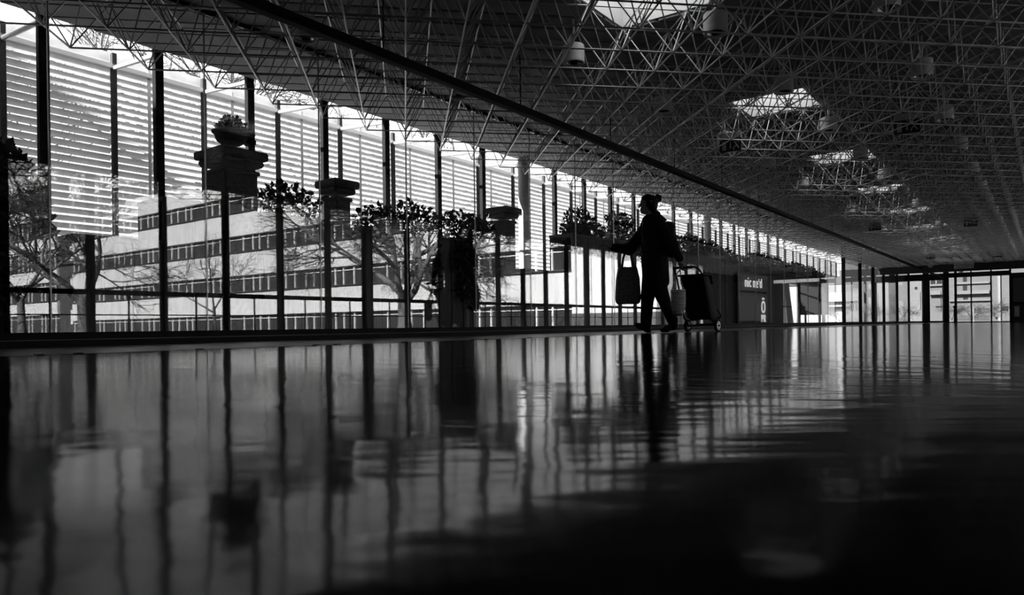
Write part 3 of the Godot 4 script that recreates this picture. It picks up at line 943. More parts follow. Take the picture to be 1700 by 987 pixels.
func branch(m: MB, tw: MB, p: Vector3, d: Vector3, l: float, r: float, depth: int) -> void:
	var steps := 3
	var q := p
	var dir := d
	for s in steps:
		var nd := (dir + Vector3(rng.randfn(), rng.randfn() * 0.6 + 0.12, rng.randfn()) * 0.16).normalized()
		var np := q + nd * l / steps
		var ra := r * (1.0 - 0.18 * s)
		(m if r > 0.02 else tw).tube(q, np, ra, r * (1.0 - 0.18 * (s + 1)), 8 if r > 0.06 else (5 if r > 0.02 else 3))
		if depth > 0 and s > 0:
			var k := 1 if rng.randf() < 0.9 else 2
			for c in k:
				var ax := nd.cross(Vector3(rng.randfn(), rng.randfn(), rng.randfn())).normalized()
				branch(m, tw, np, nd.rotated(ax, rng.randf_range(0.45, 1.0)), l * rng.randf_range(0.55, 0.85), r * rng.randf_range(0.5, 0.7), depth - 1)
		q = np
		dir = nd
	if depth <= 1:
		for c in 2:
			var a := q.lerp(p, rng.randf() * 0.8)
			var td := (dir + Vector3(rng.randfn(), rng.randfn() * 0.8 - 0.1, rng.randfn()) * 0.8).normalized()
			for g in 3:
				var b := a + td * rng.randf_range(0.12, 0.26)
				tw.tube(a, b, 0.008 - 0.0015 * g, 0.0065 - 0.0015 * g, 3)
				a = b
				td = (td + Vector3(rng.randfn(), rng.randfn() - 0.25, rng.randfn()) * 0.3).normalized()
	if depth > 0:
		branch(m, tw, q, dir, l * 0.75, r * 0.62, depth - 1)


func tree(called: String, label: String, at: Vector3, trunk: float, h: float, forks: int, reach: float, depth: int, sd: int, group: String) -> void:
	rng.seed = sd
	var t := thing(called, label, "tree", at, group)
	var m := MB.new()
	var tw := MB.new()
	var tr := MB.new()
	tr.tube(Vector3(0, -0.05, 0), Vector3(0, 0.3, 0), trunk * 1.4, trunk, 10)
	tr.tube(Vector3(0, 0.3, 0), Vector3(0.03, h, 0.02), trunk, trunk * 0.85, 10)
	part(t, "trunk", tr.mesh(), M.bark)
	for k in forks:
		var a := TAU * (k + rng.randf() * 0.5) / forks
		branch(m, tw, Vector3(0.03, h * rng.randf_range(0.7, 1.0), 0.02), Vector3(cos(a) * 0.95, 1.0, sin(a) * 0.95).normalized(), reach, trunk * 0.6, depth)
	part(t, "branches", m.mesh(), M.bark)
	part(t, "twigs", tw.mesh(), M.twig)


func surroundings() -> void:
	facade("office_block", "long white office block with ribbon windows, mirrored in the glass", 7.3, 65.0, -31.0, 5, 1.0, 0.0, 2.95, 1.2, 0.6)
	facade("office_wing", "farther office wing with ribbon windows mirrored at the near end of the glass", 68.4, 100.0, -31.0, 5, 1.1, 0.0, 3.3, 1.9, 0.5)
	var st := thing("stair_tower", "dark stair tower between the two mirrored office wings", "building", Vector3(66.7, -0.02, -34.2))
	part(st, "shaft", box_mesh(Vector3(3.2, 17.0, 6.0), 0.05), M.tower_dark, Transform3D(Basis(), Vector3(0, 8.5, 0)))
	for k in 5:
		part(st, "landing_window", box_mesh(Vector3(0.5, 1.4, 0.05)), M.facade_frame, Transform3D(Basis(), Vector3(-1.2, 1.6 + 3.1 * k, 3.02)))
	part(st, "roof_cap", box_mesh(Vector3(3.2, 0.3, 6.3), 0.03), M.facade_white, Transform3D(Basis(), Vector3(0, 17.15, 0)))
	var wb := thing("blank_block", "plain white rendered block mirrored just left of the woman", "building", Vector3(4.9, -0.02, -32.0))
	part(wb, "wall", box_mesh(Vector3(4.4, 6.0, 5.0), 0.02), M.facade_white, Transform3D(Basis(), Vector3(0, 3.0, 0)))
	for k in 3:
		part(wb, "render_joint", box_mesh(Vector3(0.03, 6.0, 0.01)), M.render_grey, Transform3D(Basis(), Vector3(-1.1 + 1.1 * k, 3.0, 2.504)))
	part(wb, "coping", box_mesh(Vector3(4.6, 0.12, 5.2), 0.02), M.render_grey, Transform3D(Basis(), Vector3(0, 6.06, 0)))
	part(wb, "plinth", box_mesh(Vector3(4.44, 0.7, 5.04), 0.01), M.render_grey, Transform3D(Basis(), Vector3(0, 0.35, 0)))
	tree("plane_tree", "big bare plane tree with forked trunk, mirrored in mid glass", Vector3(5.8, -0.02, -17.0), 0.22, 1.2, 4, 2.0, 5, 31, "bare trees mirrored in the glass")
	tree("plane_tree", "bare tree mirrored left of the first dark upright", Vector3(8.8, -0.02, -8.4), 0.14, 1.1, 4, 1.5, 4, 32, "bare trees mirrored in the glass")
	tree("plane_tree", "thin bare tree mirrored at the near end of the glass", Vector3(10.5, -0.02, -7.6), 0.1, 1.2, 4, 1.7, 4, 33, "bare trees mirrored in the glass")
	tree("plane_tree", "bare tree mirrored behind the third stone pier", Vector3(9.5, -0.02, -23.0), 0.14, 1.8, 4, 1.6, 4, 36, "bare trees mirrored in the glass")
	tree("plane_tree", "young bare tree mirrored between the urn pier and second pier", Vector3(12.0, -0.02, -14.0), 0.06, 0.9, 3, 1.1, 3, 41, "bare trees mirrored in the glass")
	var sb := thing("added_sky_block", "added unseen dark block that keeps sky light off the ceiling", "building", Vector3(20.0, -0.02, 12.0))  # added out of view to hold sky light off the right of the ceiling
	part(sb, "wall", box_mesh(Vector3(10.0, 14.0, 34.0), 0.05), M.tower_dark, Transform3D(Basis(), Vector3(0, 7.0, 0)))
	part(sb, "roof_edge", box_mesh(Vector3(10.4, 0.4, 34.4), 0.05), M.render_grey, Transform3D(Basis(), Vector3(0, 14.2, 0)))
	for a in 8:
		for k in 4:
			part(sb, "window_pane", box_mesh(Vector3(0.06, 1.5, 1.4)), M.facade_glass, Transform3D(Basis(), Vector3(-5.02, 2.0 + 3.1 * k, -14.0 + 4.0 * a)))
	tree("bare_tree", "tall bare tree whose twigs show above the louvres at the near end", Vector3(-14.0, -0.02, -8.2), 0.16, 3.2, 4, 1.5, 4, 34, "bare trees behind the louvres")
	tree("bare_tree", "bare tree whose twigs show above the louvres past the urn", Vector3(-14.5, -0.02, -15.5), 0.16, 3.2, 4, 1.5, 4, 35, "bare trees behind the louvres")
	# an unseen block added behind the camera keeps the sun off the nearest louvres
	var ab := thing("shading_block", "added unseen block behind the viewpoint that shades the nearest louvres", "building", Vector3(-32.0, -0.02, 11.0))
	part(ab, "wall", box_mesh(Vector3(50.0, 8.0, 10.0), 0.05), M.render_grey, Transform3D(Basis(), Vector3(0, 4.0, 0)))
	for i in 12:
		for k in 2:
			part(ab, "window_pane", box_mesh(Vector3(1.4, 1.5, 0.06)), M.facade_glass, Transform3D(Basis(), Vector3(-22.0 + 4.0 * i, 2.0 + 3.1 * k, -5.02)))
	# far houses beyond the doors
	far_house("balcony_house", "balconied house seen through the panes left of the far doors", -30.2, -24.0, -130.0, M.render_pale, [
		[-30.0, 5.7, 5.0, 1.2, 0.3, "render_grey"], [-28.0, 4.35, 7.6, 1.5, 0.8, "render_white"], [-28.8, 2.9, 2.6, 1.9, 0.05, "far_glass"], [-28.6, 2.85, 4.6, 0.2, 0.9, "render_white"], [-27.9, 1.0, 7.4, 1.6, 0.5, "render_white"], [-25.4, 6.3, 1.0, 1.2, 0.06, "far_glass"], [-25.65, 2.85, 1.6, 1.5, 0.06, "far_glass"], [-25.65, 2.85, 0.15, 1.5, 0.14, "far_frame"], [-26.05, 2.85, 0.1, 1.5, 0.14, "far_frame"], [-25.25, 2.85, 0.1, 1.5, 0.14, "far_frame"], [-25.65, 3.2, 1.6, 0.1, 0.14, "far_frame"]])
	far_house("gable_house", "plain pale house with few small windows behind the far door", -24.0, -14.8, -131.0, M.render_white, [
		[-23.65, 4.85, 0.5, 1.3, 0.06, "far_glass"], [-19.05, 4.7, 0.55, 2.6, 0.06, "far_glass"], [-18.9, 2.25, 0.85, 0.22, 0.06, "far_glass"], [-16.85, 5.4, 0.38, 0.42, 0.06, "far_glass"], [-20.1, 4.0, 1.3, 1.3, 0.05, "render_pale"], [-20.1, 1.0, 2.4, 1.6, 0.1, "render_pale"]])
	far_house("banded_house", "pale banded house with stacked windows behind the wide far panes", -14.8, -1.0, -130.0, M.render_pale, [
		[-13.95, 6.5, 1.5, 1.15, 0.06, "far_glass"], [-13.95, 6.5, 0.12, 1.15, 0.14, "far_frame"], [-13.95, 5.7, 1.9, 0.25, 0.5, "render_white"], [-13.8, 4.5, 2.0, 0.6, 0.9, "render_white"], [-13.6, 2.35, 0.9, 0.2, 0.1, "far_glass"],
		[-10.15, 6.55, 0.5, 0.95, 0.06, "far_glass"], [-10.15, 5.15, 0.55, 0.8, 0.06, "far_glass"], [-10.1, 3.6, 0.6, 0.55, 0.06, "far_glass"], [-9.3, 5.85, 4.6, 0.3, 0.4, "render_white"], [-9.3, 4.4, 4.6, 0.5, 0.9, "render_white"], [-9.5, 3.2, 5.4, 0.22, 0.5, "render_white"], [-9.2, 0.6, 4.2, 0.7, 0.1, "render_grey"], [-5.8, 3.7, 0.32, 7.4, 0.6, "far_frame"], [-5.15, 1.85, 0.85, 0.7, 0.06, "far_glass"], [-3.2, 1.2, 0.85, 0.7, 0.06, "far_glass"]])
	var lbs := ["bare shrub outside the far door's left leaf", "bare shrub outside the far side panes", "bare shrub outside the far door's middle panes", "bare shrub outside the last wide pane", "bare shrub outside beside the thin lamp post", "bare shrub outside the balconied house"]
	var xs := [-7.2, -9.0, -4.9, -2.4, -3.7, -11.5]
	for k in 6:
		tree("bare_shrub", lbs[k], Vector3(xs[k], -0.03, -50.0 - 1.5 * (k % 3)), 0.03, 0.25, 5, 0.45, 2, 50 + k, "bare shrubs beyond the far doors")
	var lp := thing("garden_post", "thin white post among the shrubs beyond the far panes", "post", Vector3(-3.35, -0.03, -48.0))
	var m := MB.new()
	m.tube(Vector3.ZERO, Vector3(0, 0.85, 0), 0.03, 0.03, 10, true)
	part(lp, "shaft", m.mesh(), M.far_frame)
	part(lp, "cap", box_mesh(Vector3(0.08, 0.03, 0.08)), M.far_frame, Transform3D(Basis(), Vector3(0, 0.865, 0)))
	# the porch roof outside the far end
	var po := thing("porch_beam", "dark porch beam outside left of the far doors", "beam", Vector3(-8.6, 2.45, FAR))
	part(po, "beam", box_mesh(Vector3(5.8, 0.75, 0.4), 0.02), M.dark_paint)
	for x in [-1.0, 0.0, 0.9, 1.5]:
		part(po, "post", box_mesh(Vector3(0.08, 2.1, 0.1)), M.black_metal, Transform3D(Basis(), Vector3(x, -1.42, 0)))


func far_house(called: String, label: String, xa: float, xb: float, z: float, wall: Material, bits: Array) -> void:
	var c := (xa + xb) / 2.0
	var t := thing(called, label, "house", Vector3(c, -0.03, z))
	part(t, "wall", box_mesh(Vector3(xb - xa - 0.02, 13.0, 10.0), 0.02), wall, Transform3D(Basis(), Vector3(0, 6.5, -5.0)))
	part(t, "roof_edge", box_mesh(Vector3(xb - xa - 0.02, 0.4, 10.4), 0.05), M.render_grey, Transform3D(Basis(), Vector3(0, 13.2, -5.0)))
	for b in bits:
		var nm: String = {"far_glass": "window_pane", "far_frame": "window_frame", "render_grey": "wall_panel", "render_white": "balcony_band", "render_pale": "wall_panel"}[b[5]]
		part(t, nm, box_mesh(Vector3(b[2], b[3], b[4])), M[b[5]], Transform3D(Basis(), Vector3(b[0] - c, b[1], b[4] / 2.0 - 0.01)))


# ---------------------------------------------------------------- the walking woman and what she carries
func nets(prims: Array, cell: float, k: float) -> MB:
	# one continuous surface round tapered capsules [a, b, ra, rb, depth squash]
	var lo := Vector3.ONE * 1e9
	var hi := Vector3.ONE * -1e9
	for p in prims:
		var r := maxf(p[2], p[3]) * maxf(1.0, p[4]) + k + cell * 2.0
		lo = lo.min(p[0] - Vector3.ONE * r).min(p[1] - Vector3.ONE * r)
		hi = hi.max(p[0] + Vector3.ONE * r).max(p[1] + Vector3.ONE * r)
	var nx := int((hi.x - lo.x) / cell) + 2
	var ny := int((hi.y - lo.y) / cell) + 2
	var nz := int((hi.z - lo.z) / cell) + 2
	var f := PackedFloat32Array()
	f.resize(nx * ny * nz)
	f.fill(1.0)
	for p in prims:
		var a: Vector3 = p[0]
		var b: Vector3 = p[1]
		var ra: float = p[2]
		var rb: float = p[3]
		var sq: float = p[4]
		var r := maxf(ra, rb) * maxf(1.0, sq) + k + cell * 1.5
		var i0 := ((a.min(b) - Vector3.ONE * r - lo) / cell).floor().max(Vector3.ZERO)
		var i1 := ((a.max(b) + Vector3.ONE * r - lo) / cell).ceil().min(Vector3(nx - 1, ny - 1, nz - 1))
		var inv := Vector3(1, 1, 1.0 / sq)
		var a2 := a * inv
		var ba := b * inv - a2
		var bb := maxf(ba.dot(ba), 1e-9)
		for x in range(int(i0.x), int(i1.x) + 1):
			for y in range(int(i0.y), int(i1.y) + 1):
				var row := (x * ny + y) * nz
				for z in range(int(i0.z), int(i1.z) + 1):
					var q := (lo + Vector3(x, y, z) * cell) * inv - a2
					var h := clampf(q.dot(ba) / bb, 0.0, 1.0)
					var d := (q - ba * h).length() - lerpf(ra, rb, h)
					var o := f[row + z]
					var e := maxf(k - absf(d - o), 0.0) / k
					f[row + z] = minf(d, o) - e * e * k * 0.25
	var out := MB.new()
	var at := PackedInt32Array()
	at.resize(nx * ny * nz)
	at.fill(-1)
	var sy := nz
	var sx := ny * nz
	var corners := [0, 1, sy, sy + 1, sx, sx + 1, sx + sy, sx + sy + 1]
	var off := [Vector3(0, 0, 0), Vector3(0, 0, 1), Vector3(0, 1, 0), Vector3(0, 1, 1), Vector3(1, 0, 0), Vector3(1, 0, 1), Vector3(1, 1, 0), Vector3(1, 1, 1)]
	var edges := [[0, 1], [0, 2], [0, 4], [1, 3], [1, 5], [2, 3], [2, 6], [3, 7], [4, 5], [4, 6], [5, 7], [6, 7]]
	for x in nx - 1:
		for y in ny - 1:
			var row := (x * ny + y) * nz
			for z in nz - 1:
				var id := row + z
				var f0 := f[id]
				if f0 > cell * 2.0 or f0 < -cell * 2.0:
					continue
				var neg := 0
				for c in 8:
					if f[id + corners[c]] < 0.0:
						neg += 1
				if neg == 0 or neg == 8:
					continue
				var s := Vector3.ZERO
				var cnt := 0
				for e in edges:
					var fa := f[id + corners[e[0]]]
					var fb := f[id + corners[e[1]]]
					if (fa < 0.0) != (fb < 0.0):
						s += (off[e[0]] as Vector3).lerp(off[e[1]], fa / (fa - fb))
						cnt += 1
				var g := Vector3(f[id + sx] - f0, f[id + sy] - f0, f[id + 1] - f0)
				at[id] = out.v.size()
				out.v.append(lo + (Vector3(x, y, z) + s / cnt) * cell)
				out.n.append(g.normalized())
	for x in range(1, nx - 1):
		for y in range(1, ny - 1):
			for z in range(1, nz - 1):
				var id := (x * ny + y) * nz + z
				if at[id] < 0 and f[id] > cell * 2.0:
					continue
				var inside := f[id] < 0.0
				for ax in 3:
					var st: int = [sx, sy, 1][ax]
					if (f[id + st] < 0.0) == inside:
						continue
					var u: int = [sy, 1, sx][ax]
					var w: int = [1, sx, sy][ax]
					var c0 := at[id - u - w]
					var c1 := at[id - w]
					var c2 := at[id]
					var c3 := at[id - u]
					if c0 < 0 or c1 < 0 or c2 < 0 or c3 < 0:
						continue
					if inside:
						out.ix.append_array([c0, c2, c1, c0, c3, c2])
					else:
						out.ix.append_array([c0, c1, c2, c0, c2, c3])
	return out


func cap(a: Vector3, b: Vector3, ra: float, rb: float, sq := 1.0) -> Array:
	return [a, b, ra, rb, sq]


func join(m: MB, o: MB) -> void:
	var k := m.v.size()
	m.v.append_array(o.v)
	m.n.append_array(o.n)
	for i in o.ix:
		m.ix.append(i + k)


func hand(wrist: Vector3, d: Vector3, palm: Vector3, curl: float) -> Array:
	# palm along d, palm normal "palm"; four unequal fingers and a thumb
	var s := d.cross(palm).normalized()
	var pr := []
	var kn := wrist + d * 0.085
	pr.append(cap(wrist, wrist + d * 0.04, 0.024, 0.027))
	pr.append(cap(wrist + d * 0.035 + s * 0.018, kn + s * 0.024, 0.019, 0.014))
	pr.append(cap(wrist + d * 0.035 - s * 0.018, kn - s * 0.026, 0.019, 0.013))
	pr.append(cap(wrist + d * 0.04, kn, 0.02, 0.014))
	var lens := [0.068, 0.078, 0.074, 0.058]
	for i in 4:
		var b := kn + s * (0.027 - 0.018 * i)
		var dd := d
		for j in 3:
			var l: float = lens[i] * [0.44, 0.32, 0.26][j]
			dd = (dd + palm * curl * (0.5 + 0.25 * j)).normalized()
			var e := b + dd * l
			pr.append(cap(b, e, 0.0092 - 0.001 * j, 0.0085 - 0.001 * j))
			b = e
	var tb := wrist + d * 0.03 + s * 0.026
	var td := (d * 0.7 + s * 0.6 + palm * 0.35).normalized()
	pr.append(cap(tb, tb + td * 0.04, 0.013, 0.0105))
	pr.append(cap(tb + td * 0.04, tb + td * 0.04 + (td + d * 0.5).normalized() * 0.03, 0.0105, 0.0085))
	return pr


func woman() -> void:
	# local axes: x = the way she walks, y up, z = her left, towards the camera
	var fwd := Vector3(-0.8032, 0, 0.5957)
	var lft := Vector3(0.5957, 0, 0.8032)
	var base := Transform3D(Basis(fwd, Vector3.UP, -lft), Vector3(-3.98, 0, -8.34))
	base.basis = Basis(fwd, Vector3.UP, fwd.cross(Vector3.UP))
	# fwd x up = her right; so local z = right, the camera side is -z
	var t := thing("person", "woman in dark coat walking left, pulling a trolley, arm held out", "person")
	t.transform = base
	var V := func(x: float, y: float, z: float) -> Vector3: return Vector3(x, y, z)
	var hipL := Vector3(-0.02, 0.9, -0.09)
	var hipR := Vector3(0.0, 0.9, 0.09)
	# right leg forward (heel down), left leg back (toe down)
	var kneeF := Vector3(0.05, 0.46, 0.08)
	var ankF := Vector3(0.075, 0.1, 0.08)
	var kneeB := Vector3(-0.1, 0.46, -0.08)
	var ankB := Vector3(-0.235, 0.13, -0.08)
	var shR := Vector3(0.03, 1.34, 0.17)
	var elR := Vector3(0.25, 1.07, 0.2)
	var wrR := Vector3(0.475, 1.09, 0.15)
	var shL := Vector3(-0.04, 1.36, -0.17)
	var elL := Vector3(-0.19, 1.08, -0.26)
	var wrL := Vector3(-0.27, 0.87, -0.3)
	var head := Vector3(0.045, 1.6, 0)
	# body: legs, trunk, arms, neck as one figure; head and hands on finer grids of the same mesh
	var body := nets([
		cap(hipL, kneeB, 0.08, 0.055), cap(kneeB, ankB, 0.055, 0.04), cap(hipR, kneeF, 0.08, 0.055), cap(kneeF, ankF, 0.055, 0.04),
		cap(Vector3(-0.01, 0.92, 0), Vector3(-0.02, 1.3, 0), 0.1, 0.1, 1.5),
		cap(shL, elL, 0.05, 0.042), cap(elL, wrL, 0.042, 0.028), cap(shR, elR, 0.05, 0.042), cap(elR, wrR, 0.042, 0.028),
		cap(Vector3(-0.01, 1.36, 0), Vector3(0.02, 1.5, 0), 0.06, 0.05)], 0.018, 0.04)
	join(body, nets([
		cap(head + Vector3(-0.02, 0.02, 0), head + Vector3(0.0, 0.03, 0), 0.088, 0.088, 0.84),
		cap(head + Vector3(0.03, 0.0, 0), head + Vector3(0.045, -0.07, 0), 0.058, 0.045, 0.85),
		cap(head + Vector3(0.05, 0.03, 0), head + Vector3(0.058, 0.05, 0), 0.035, 0.035, 1.1),
		cap(head + Vector3(0.085, 0.012, 0), head + Vector3(0.112, -0.02, 0), 0.009, 0.012),
		cap(head + Vector3(0.086, -0.048, 0), head + Vector3(0.09, -0.056, 0), 0.012, 0.012, 1.8),
		cap(head + Vector3(0.07, -0.085, 0), head + Vector3(0.078, -0.09, 0), 0.016, 0.016, 1.2),
		cap(head + Vector3(0.075, 0.015, 0.032), head + Vector3(0.078, 0.015, 0.03), 0.012, 0.012), cap(head + Vector3(0.075, 0.015, -0.032), head + Vector3(0.078, 0.015, -0.03), 0.012, 0.012),
		cap(head + Vector3(-0.015, 0.0, 0.078), head + Vector3(-0.022, 0.03, 0.082), 0.012, 0.016), cap(head + Vector3(-0.015, 0.0, -0.078), head + Vector3(-0.022, 0.03, -0.082), 0.012, 0.016),
		cap(head + Vector3(-0.01, -0.05, 0), Vector3(0.015, 1.47, 0), 0.05, 0.052)], 0.007, 0.016))
	join(body, nets(hand(wrR, Vector3(0.93, 0.34, -0.1).normalized(), Vector3(0.3, -0.93, 0).normalized(), 0.12), 0.005, 0.006))
	join(body, nets(hand(wrL, Vector3(-0.25, -0.97, 0).normalized(), Vector3(-0.97, 0.25, 0.1).normalized(), 0.9), 0.005, 0.006))
	part(t, "body", body.mesh(), M.skin)
	var coat := nets([
		cap(Vector3(0.0, 1.3, 0), Vector3(-0.02, 1.06, 0), 0.125, 0.14, 1.45),
		cap(Vector3(-0.02, 1.06, 0), Vector3(-0.03, 0.6, 0), 0.14, 0.135, 1.35),
		cap(Vector3(0.03, 0.95, 0.03), Vector3(0.02, 0.6, 0.04), 0.1, 0.085), cap(Vector3(-0.1, 0.95, -0.03), Vector3(-0.12, 0.64, -0.05), 0.09, 0.08),
		cap(shR, elR, 0.085, 0.07), cap(elR, wrR - Vector3(0.02, 0, 0), 0.066, 0.052), cap(shL, elL, 0.085, 0.068), cap(elL, wrL + Vector3(0.0, 0.03, 0), 0.062, 0.05),
		cap(Vector3(-0.02, 1.38, -0.12), Vector3(0.0, 1.38, 0.12), 0.075, 0.075),
		cap(Vector3(0.05, 1.4, 0.0), Vector3(-0.03, 1.44, 0.0), 0.075, 0.075, 1.1), cap(Vector3(-0.05, 1.43, 0), Vector3(-0.06, 1.48, 0), 0.05, 0.045, 1.3)], 0.016, 0.05)
	part(t, "coat", coat.mesh(), M.coat_cloth)
	var trs := nets([cap(hipL, kneeB, 0.1, 0.082), cap(kneeB, ankB + Vector3(0.01, 0.02, 0), 0.08, 0.068), cap(hipR, kneeF, 0.1, 0.085), cap(kneeF, ankF + Vector3(0, 0.02, 0), 0.082, 0.07)], 0.016, 0.03)
	part(t, "trousers", trs.mesh(), M.trouser_cloth)
	var s1 := nets([cap(Vector3(0.05, 0.055, 0.08), Vector3(0.16, 0.085, 0.08), 0.045, 0.038, 0.95), cap(Vector3(0.16, 0.085, 0.08), Vector3(0.2, 0.1, 0.08), 0.036, 0.026), cap(Vector3(0.07, 0.06, 0.08), ankF + Vector3(0, 0.02, 0), 0.045, 0.042), cap(Vector3(0.035, 0.022, 0.08), Vector3(0.07, 0.025, 0.08), 0.022, 0.022, 1.5)], 0.01, 0.02)
	part(t, "shoe", s1.mesh(), M.shoe_leather)
	var s2 := nets([cap(Vector3(-0.25, 0.09, -0.08), Vector3(-0.15, 0.045, -0.08), 0.042, 0.04, 0.95), cap(Vector3(-0.15, 0.045, -0.08), Vector3(-0.1, 0.03, -0.08), 0.038, 0.028), cap(Vector3(-0.25, 0.09, -0.08), ankB + Vector3(0, 0.02, 0), 0.044, 0.044), cap(Vector3(-0.26, 0.06, -0.08), Vector3(-0.24, 0.05, -0.08), 0.024, 0.024, 1.4)], 0.01, 0.02)
	part(t, "shoe", s2.mesh(), M.shoe_leather)
	var hair := nets([
		cap(head + Vector3(-0.035, 0.035, 0), head + Vector3(-0.005, 0.05, 0), 0.094, 0.088, 0.88), cap(head + Vector3(0.02, 0.085, 0), head + Vector3(0.05, 0.085, 0), 0.04, 0.028, 1.3),
		cap(head + Vector3(-0.06, -0.03, 0), head + Vector3(-0.07, -0.09, 0), 0.055, 0.04, 1.2), cap(head + Vector3(-0.02, 0.0, -0.05), head + Vector3(-0.05, -0.06, -0.045), 0.052, 0.042), cap(head + Vector3(-0.02, 0.0, 0.05), head + Vector3(-0.05, -0.06, 0.045), 0.052, 0.042),
		cap(head + Vector3(-0.125, 0.085, 0), head + Vector3(-0.14, 0.07, 0.01), 0.034, 0.032), cap(head + Vector3(-0.15, 0.1, 0.0), head + Vector3(-0.16, 0.105, 0), 0.018, 0.014), cap(head + Vector3(-0.12, 0.12, 0.0), head + Vector3(-0.115, 0.125, 0), 0.018, 0.012)], 0.009, 0.025)
	part(t, "hair", hair.mesh(), M.hair)
	var gm := MB.new()
	for sd in [-1.0, 1.0]:
		var c: Vector3 = head + Vector3(0.094, 0.012, 0.033 * sd)
		for k in 16:
			var a0 := TAU * k / 16
			var a1 := TAU * (k + 1) / 16
			gm.tube(c + Vector3(0, sin(a0) * 0.019, cos(a0) * 0.024), c + Vector3(0, sin(a1) * 0.019, cos(a1) * 0.024), 0.0018, 0.0018, 5)
		gm.tube(c + Vector3(0, 0.006, 0.024 * sd), head + Vector3(-0.02, 0.02, 0.086 * sd), 0.0018, 0.0018, 5)
	gm.tube(head + Vector3(0.094, 0.016, -0.01), head + Vector3(0.094, 0.016, 0.01), 0.0018, 0.0018, 5)
	part(t, "glasses", gm.mesh(), M.black_metal)
	for y in [1.3, 1.14, 0.98]:
		var bt := MB.new()
		bt.lathe([Vector2(0, 0), Vector2(0.011, 0.001), Vector2(0.011, 0.004), Vector2(0, 0.006)], 10, Transform3D(Basis(Vector3.BACK, -PI / 2), Vector3(0.128 + (1.3 - y) * 0.02, y, -0.03)))
		part(t, "button", bt.mesh(), M.sign_grey)

	# what she carries
	var bp := thing("backpack", "black backpack on the walking woman's back", "backpack")
	bp.transform = base
	var bpm := nets([cap(Vector3(-0.2, 1.3, -0.08), Vector3(-0.2, 1.3, 0.08), 0.075, 0.075), cap(Vector3(-0.23, 1.05, -0.1), Vector3(-0.23, 1.05, 0.1), 0.095, 0.095), cap(Vector3(-0.2, 1.3, 0), Vector3(-0.23, 1.05, 0), 0.085, 0.1, 1.5), cap(Vector3(-0.27, 0.99, -0.05), Vector3(-0.27, 0.99, 0.05), 0.05, 0.05)], 0.014, 0.04)
	part(bp, "sack", bpm.mesh(), M.nylon_black)
	var bs := MB.new()
	for sd in [-0.1, 0.1]:
		var pts := [Vector3(-0.16, 1.39, sd), Vector3(-0.08, 1.462, sd), Vector3(0.02, 1.462, sd), Vector3(0.11, 1.39, sd), Vector3(0.145, 1.25, sd), Vector3(0.1, 1.1, sd * 1.6), Vector3(-0.05, 1.0, sd * 2.0), Vector3(-0.19, 1.0, sd * 1.5)]
		bs.path(pts, 0.014, 6)
	part(bp, "shoulder_strap", bs.mesh(), M.nylon_black)

	var tb := thing("tote_bag", "large crumpled cloth tote bag hanging from the woman's forearm", "bag")
	tb.transform = base
	var tm := MB.new()
	var rings := []
	rng.seed = 77
	for r in [[0.84, 0.115, 0.05], [0.8, 0.125, 0.06], [0.68, 0.15, 0.085], [0.55, 0.158, 0.095], [0.43, 0.158, 0.095], [0.39, 0.15, 0.09], [0.37, 0.13, 0.075]]:
		var ring := []
		for k in 28:
			var a := TAU * k / 28
			var ca := cos(a)
			var sa := sin(a)
			var e := 0.5
			var px: float = signf(ca) * pow(absf(ca), e) * r[1]
			var pz: float = signf(sa) * pow(absf(sa), e) * r[2]
			ring.append(Vector3(0.285 + px + rng.randf_range(-0.004, 0.004), r[0] + rng.randf_range(-0.004, 0.004), 0.17 + pz + rng.randf_range(-0.007, 0.007)))
		rings.append(ring)
	for j in rings.size() - 1:
		for k in 28:
			var k2: int = (k + 1) % 28
			tm.quad(rings[j + 1][k], rings[j][k], rings[j][k2], rings[j + 1][k2])
	for k in 28:
		tm.tri(rings[6][k], rings[6][(k + 1) % 28], Vector3(0.285, 0.365, 0.17))
	part(tb, "sack", tm.mesh(), M.bag_cloth)
	tm = MB.new()
	for sd in [-1.0, 1.0]:
		var z: float = 0.17 + sd * 0.05
		tm.path([Vector3(0.36, 0.8, z), Vector3(0.34, 0.95, 0.17 + sd * 0.045), Vector3(0.3, 1.06, 0.19 + sd * 0.058), Vector3(0.275, 1.13, 0.19 + sd * 0.05), Vector3(0.26, 1.15, 0.19), Vector3(0.25, 1.13, 0.19 + sd * 0.05), Vector3(0.245, 1.05, 0.19 + sd * 0.058), Vector3(0.23, 0.95, 0.17 + sd * 0.045), Vector3(0.21, 0.8, z)], 0.009, 6)
	part(tb, "handle", tm.mesh(), M.nylon_black)

	var bk := thing("woven_basket", "small woven basket bag hanging from the woman's trolley hand", "basket")
	bk.transform = base
	var bc := Vector3(-0.225, 0, -0.4)
	tm = MB.new()
	var rr := [[0.505, 0.082], [0.45, 0.082], [0.35, 0.084], [0.28, 0.08], [0.23, 0.068], [0.2, 0.045]]
	for j in 15:
		var ya := 0.505 - 0.02 * j
		var q := minf(j / 15.0 * 5.0, 4.999)
		var r0: float = lerpf(rr[int(q)][1], rr[int(q) + 1][1], q - int(q))
		for k in 20:
			var a0 := TAU * k / 20
			var a1 := TAU * (k + 1) / 20
			var o0 := 0.004 if (k + j) % 2 else -0.002
			tm.tube(bc + Vector3(cos(a0) * (r0 + o0), ya, sin(a0) * (r0 + o0) * 0.7), bc + Vector3(cos(a1) * (r0 - o0), ya, sin(a1) * (r0 - o0) * 0.7), 0.009, 0.009, 5)
	part(bk, "weave", tm.mesh(), M.basket_weave)
	tm = MB.new()
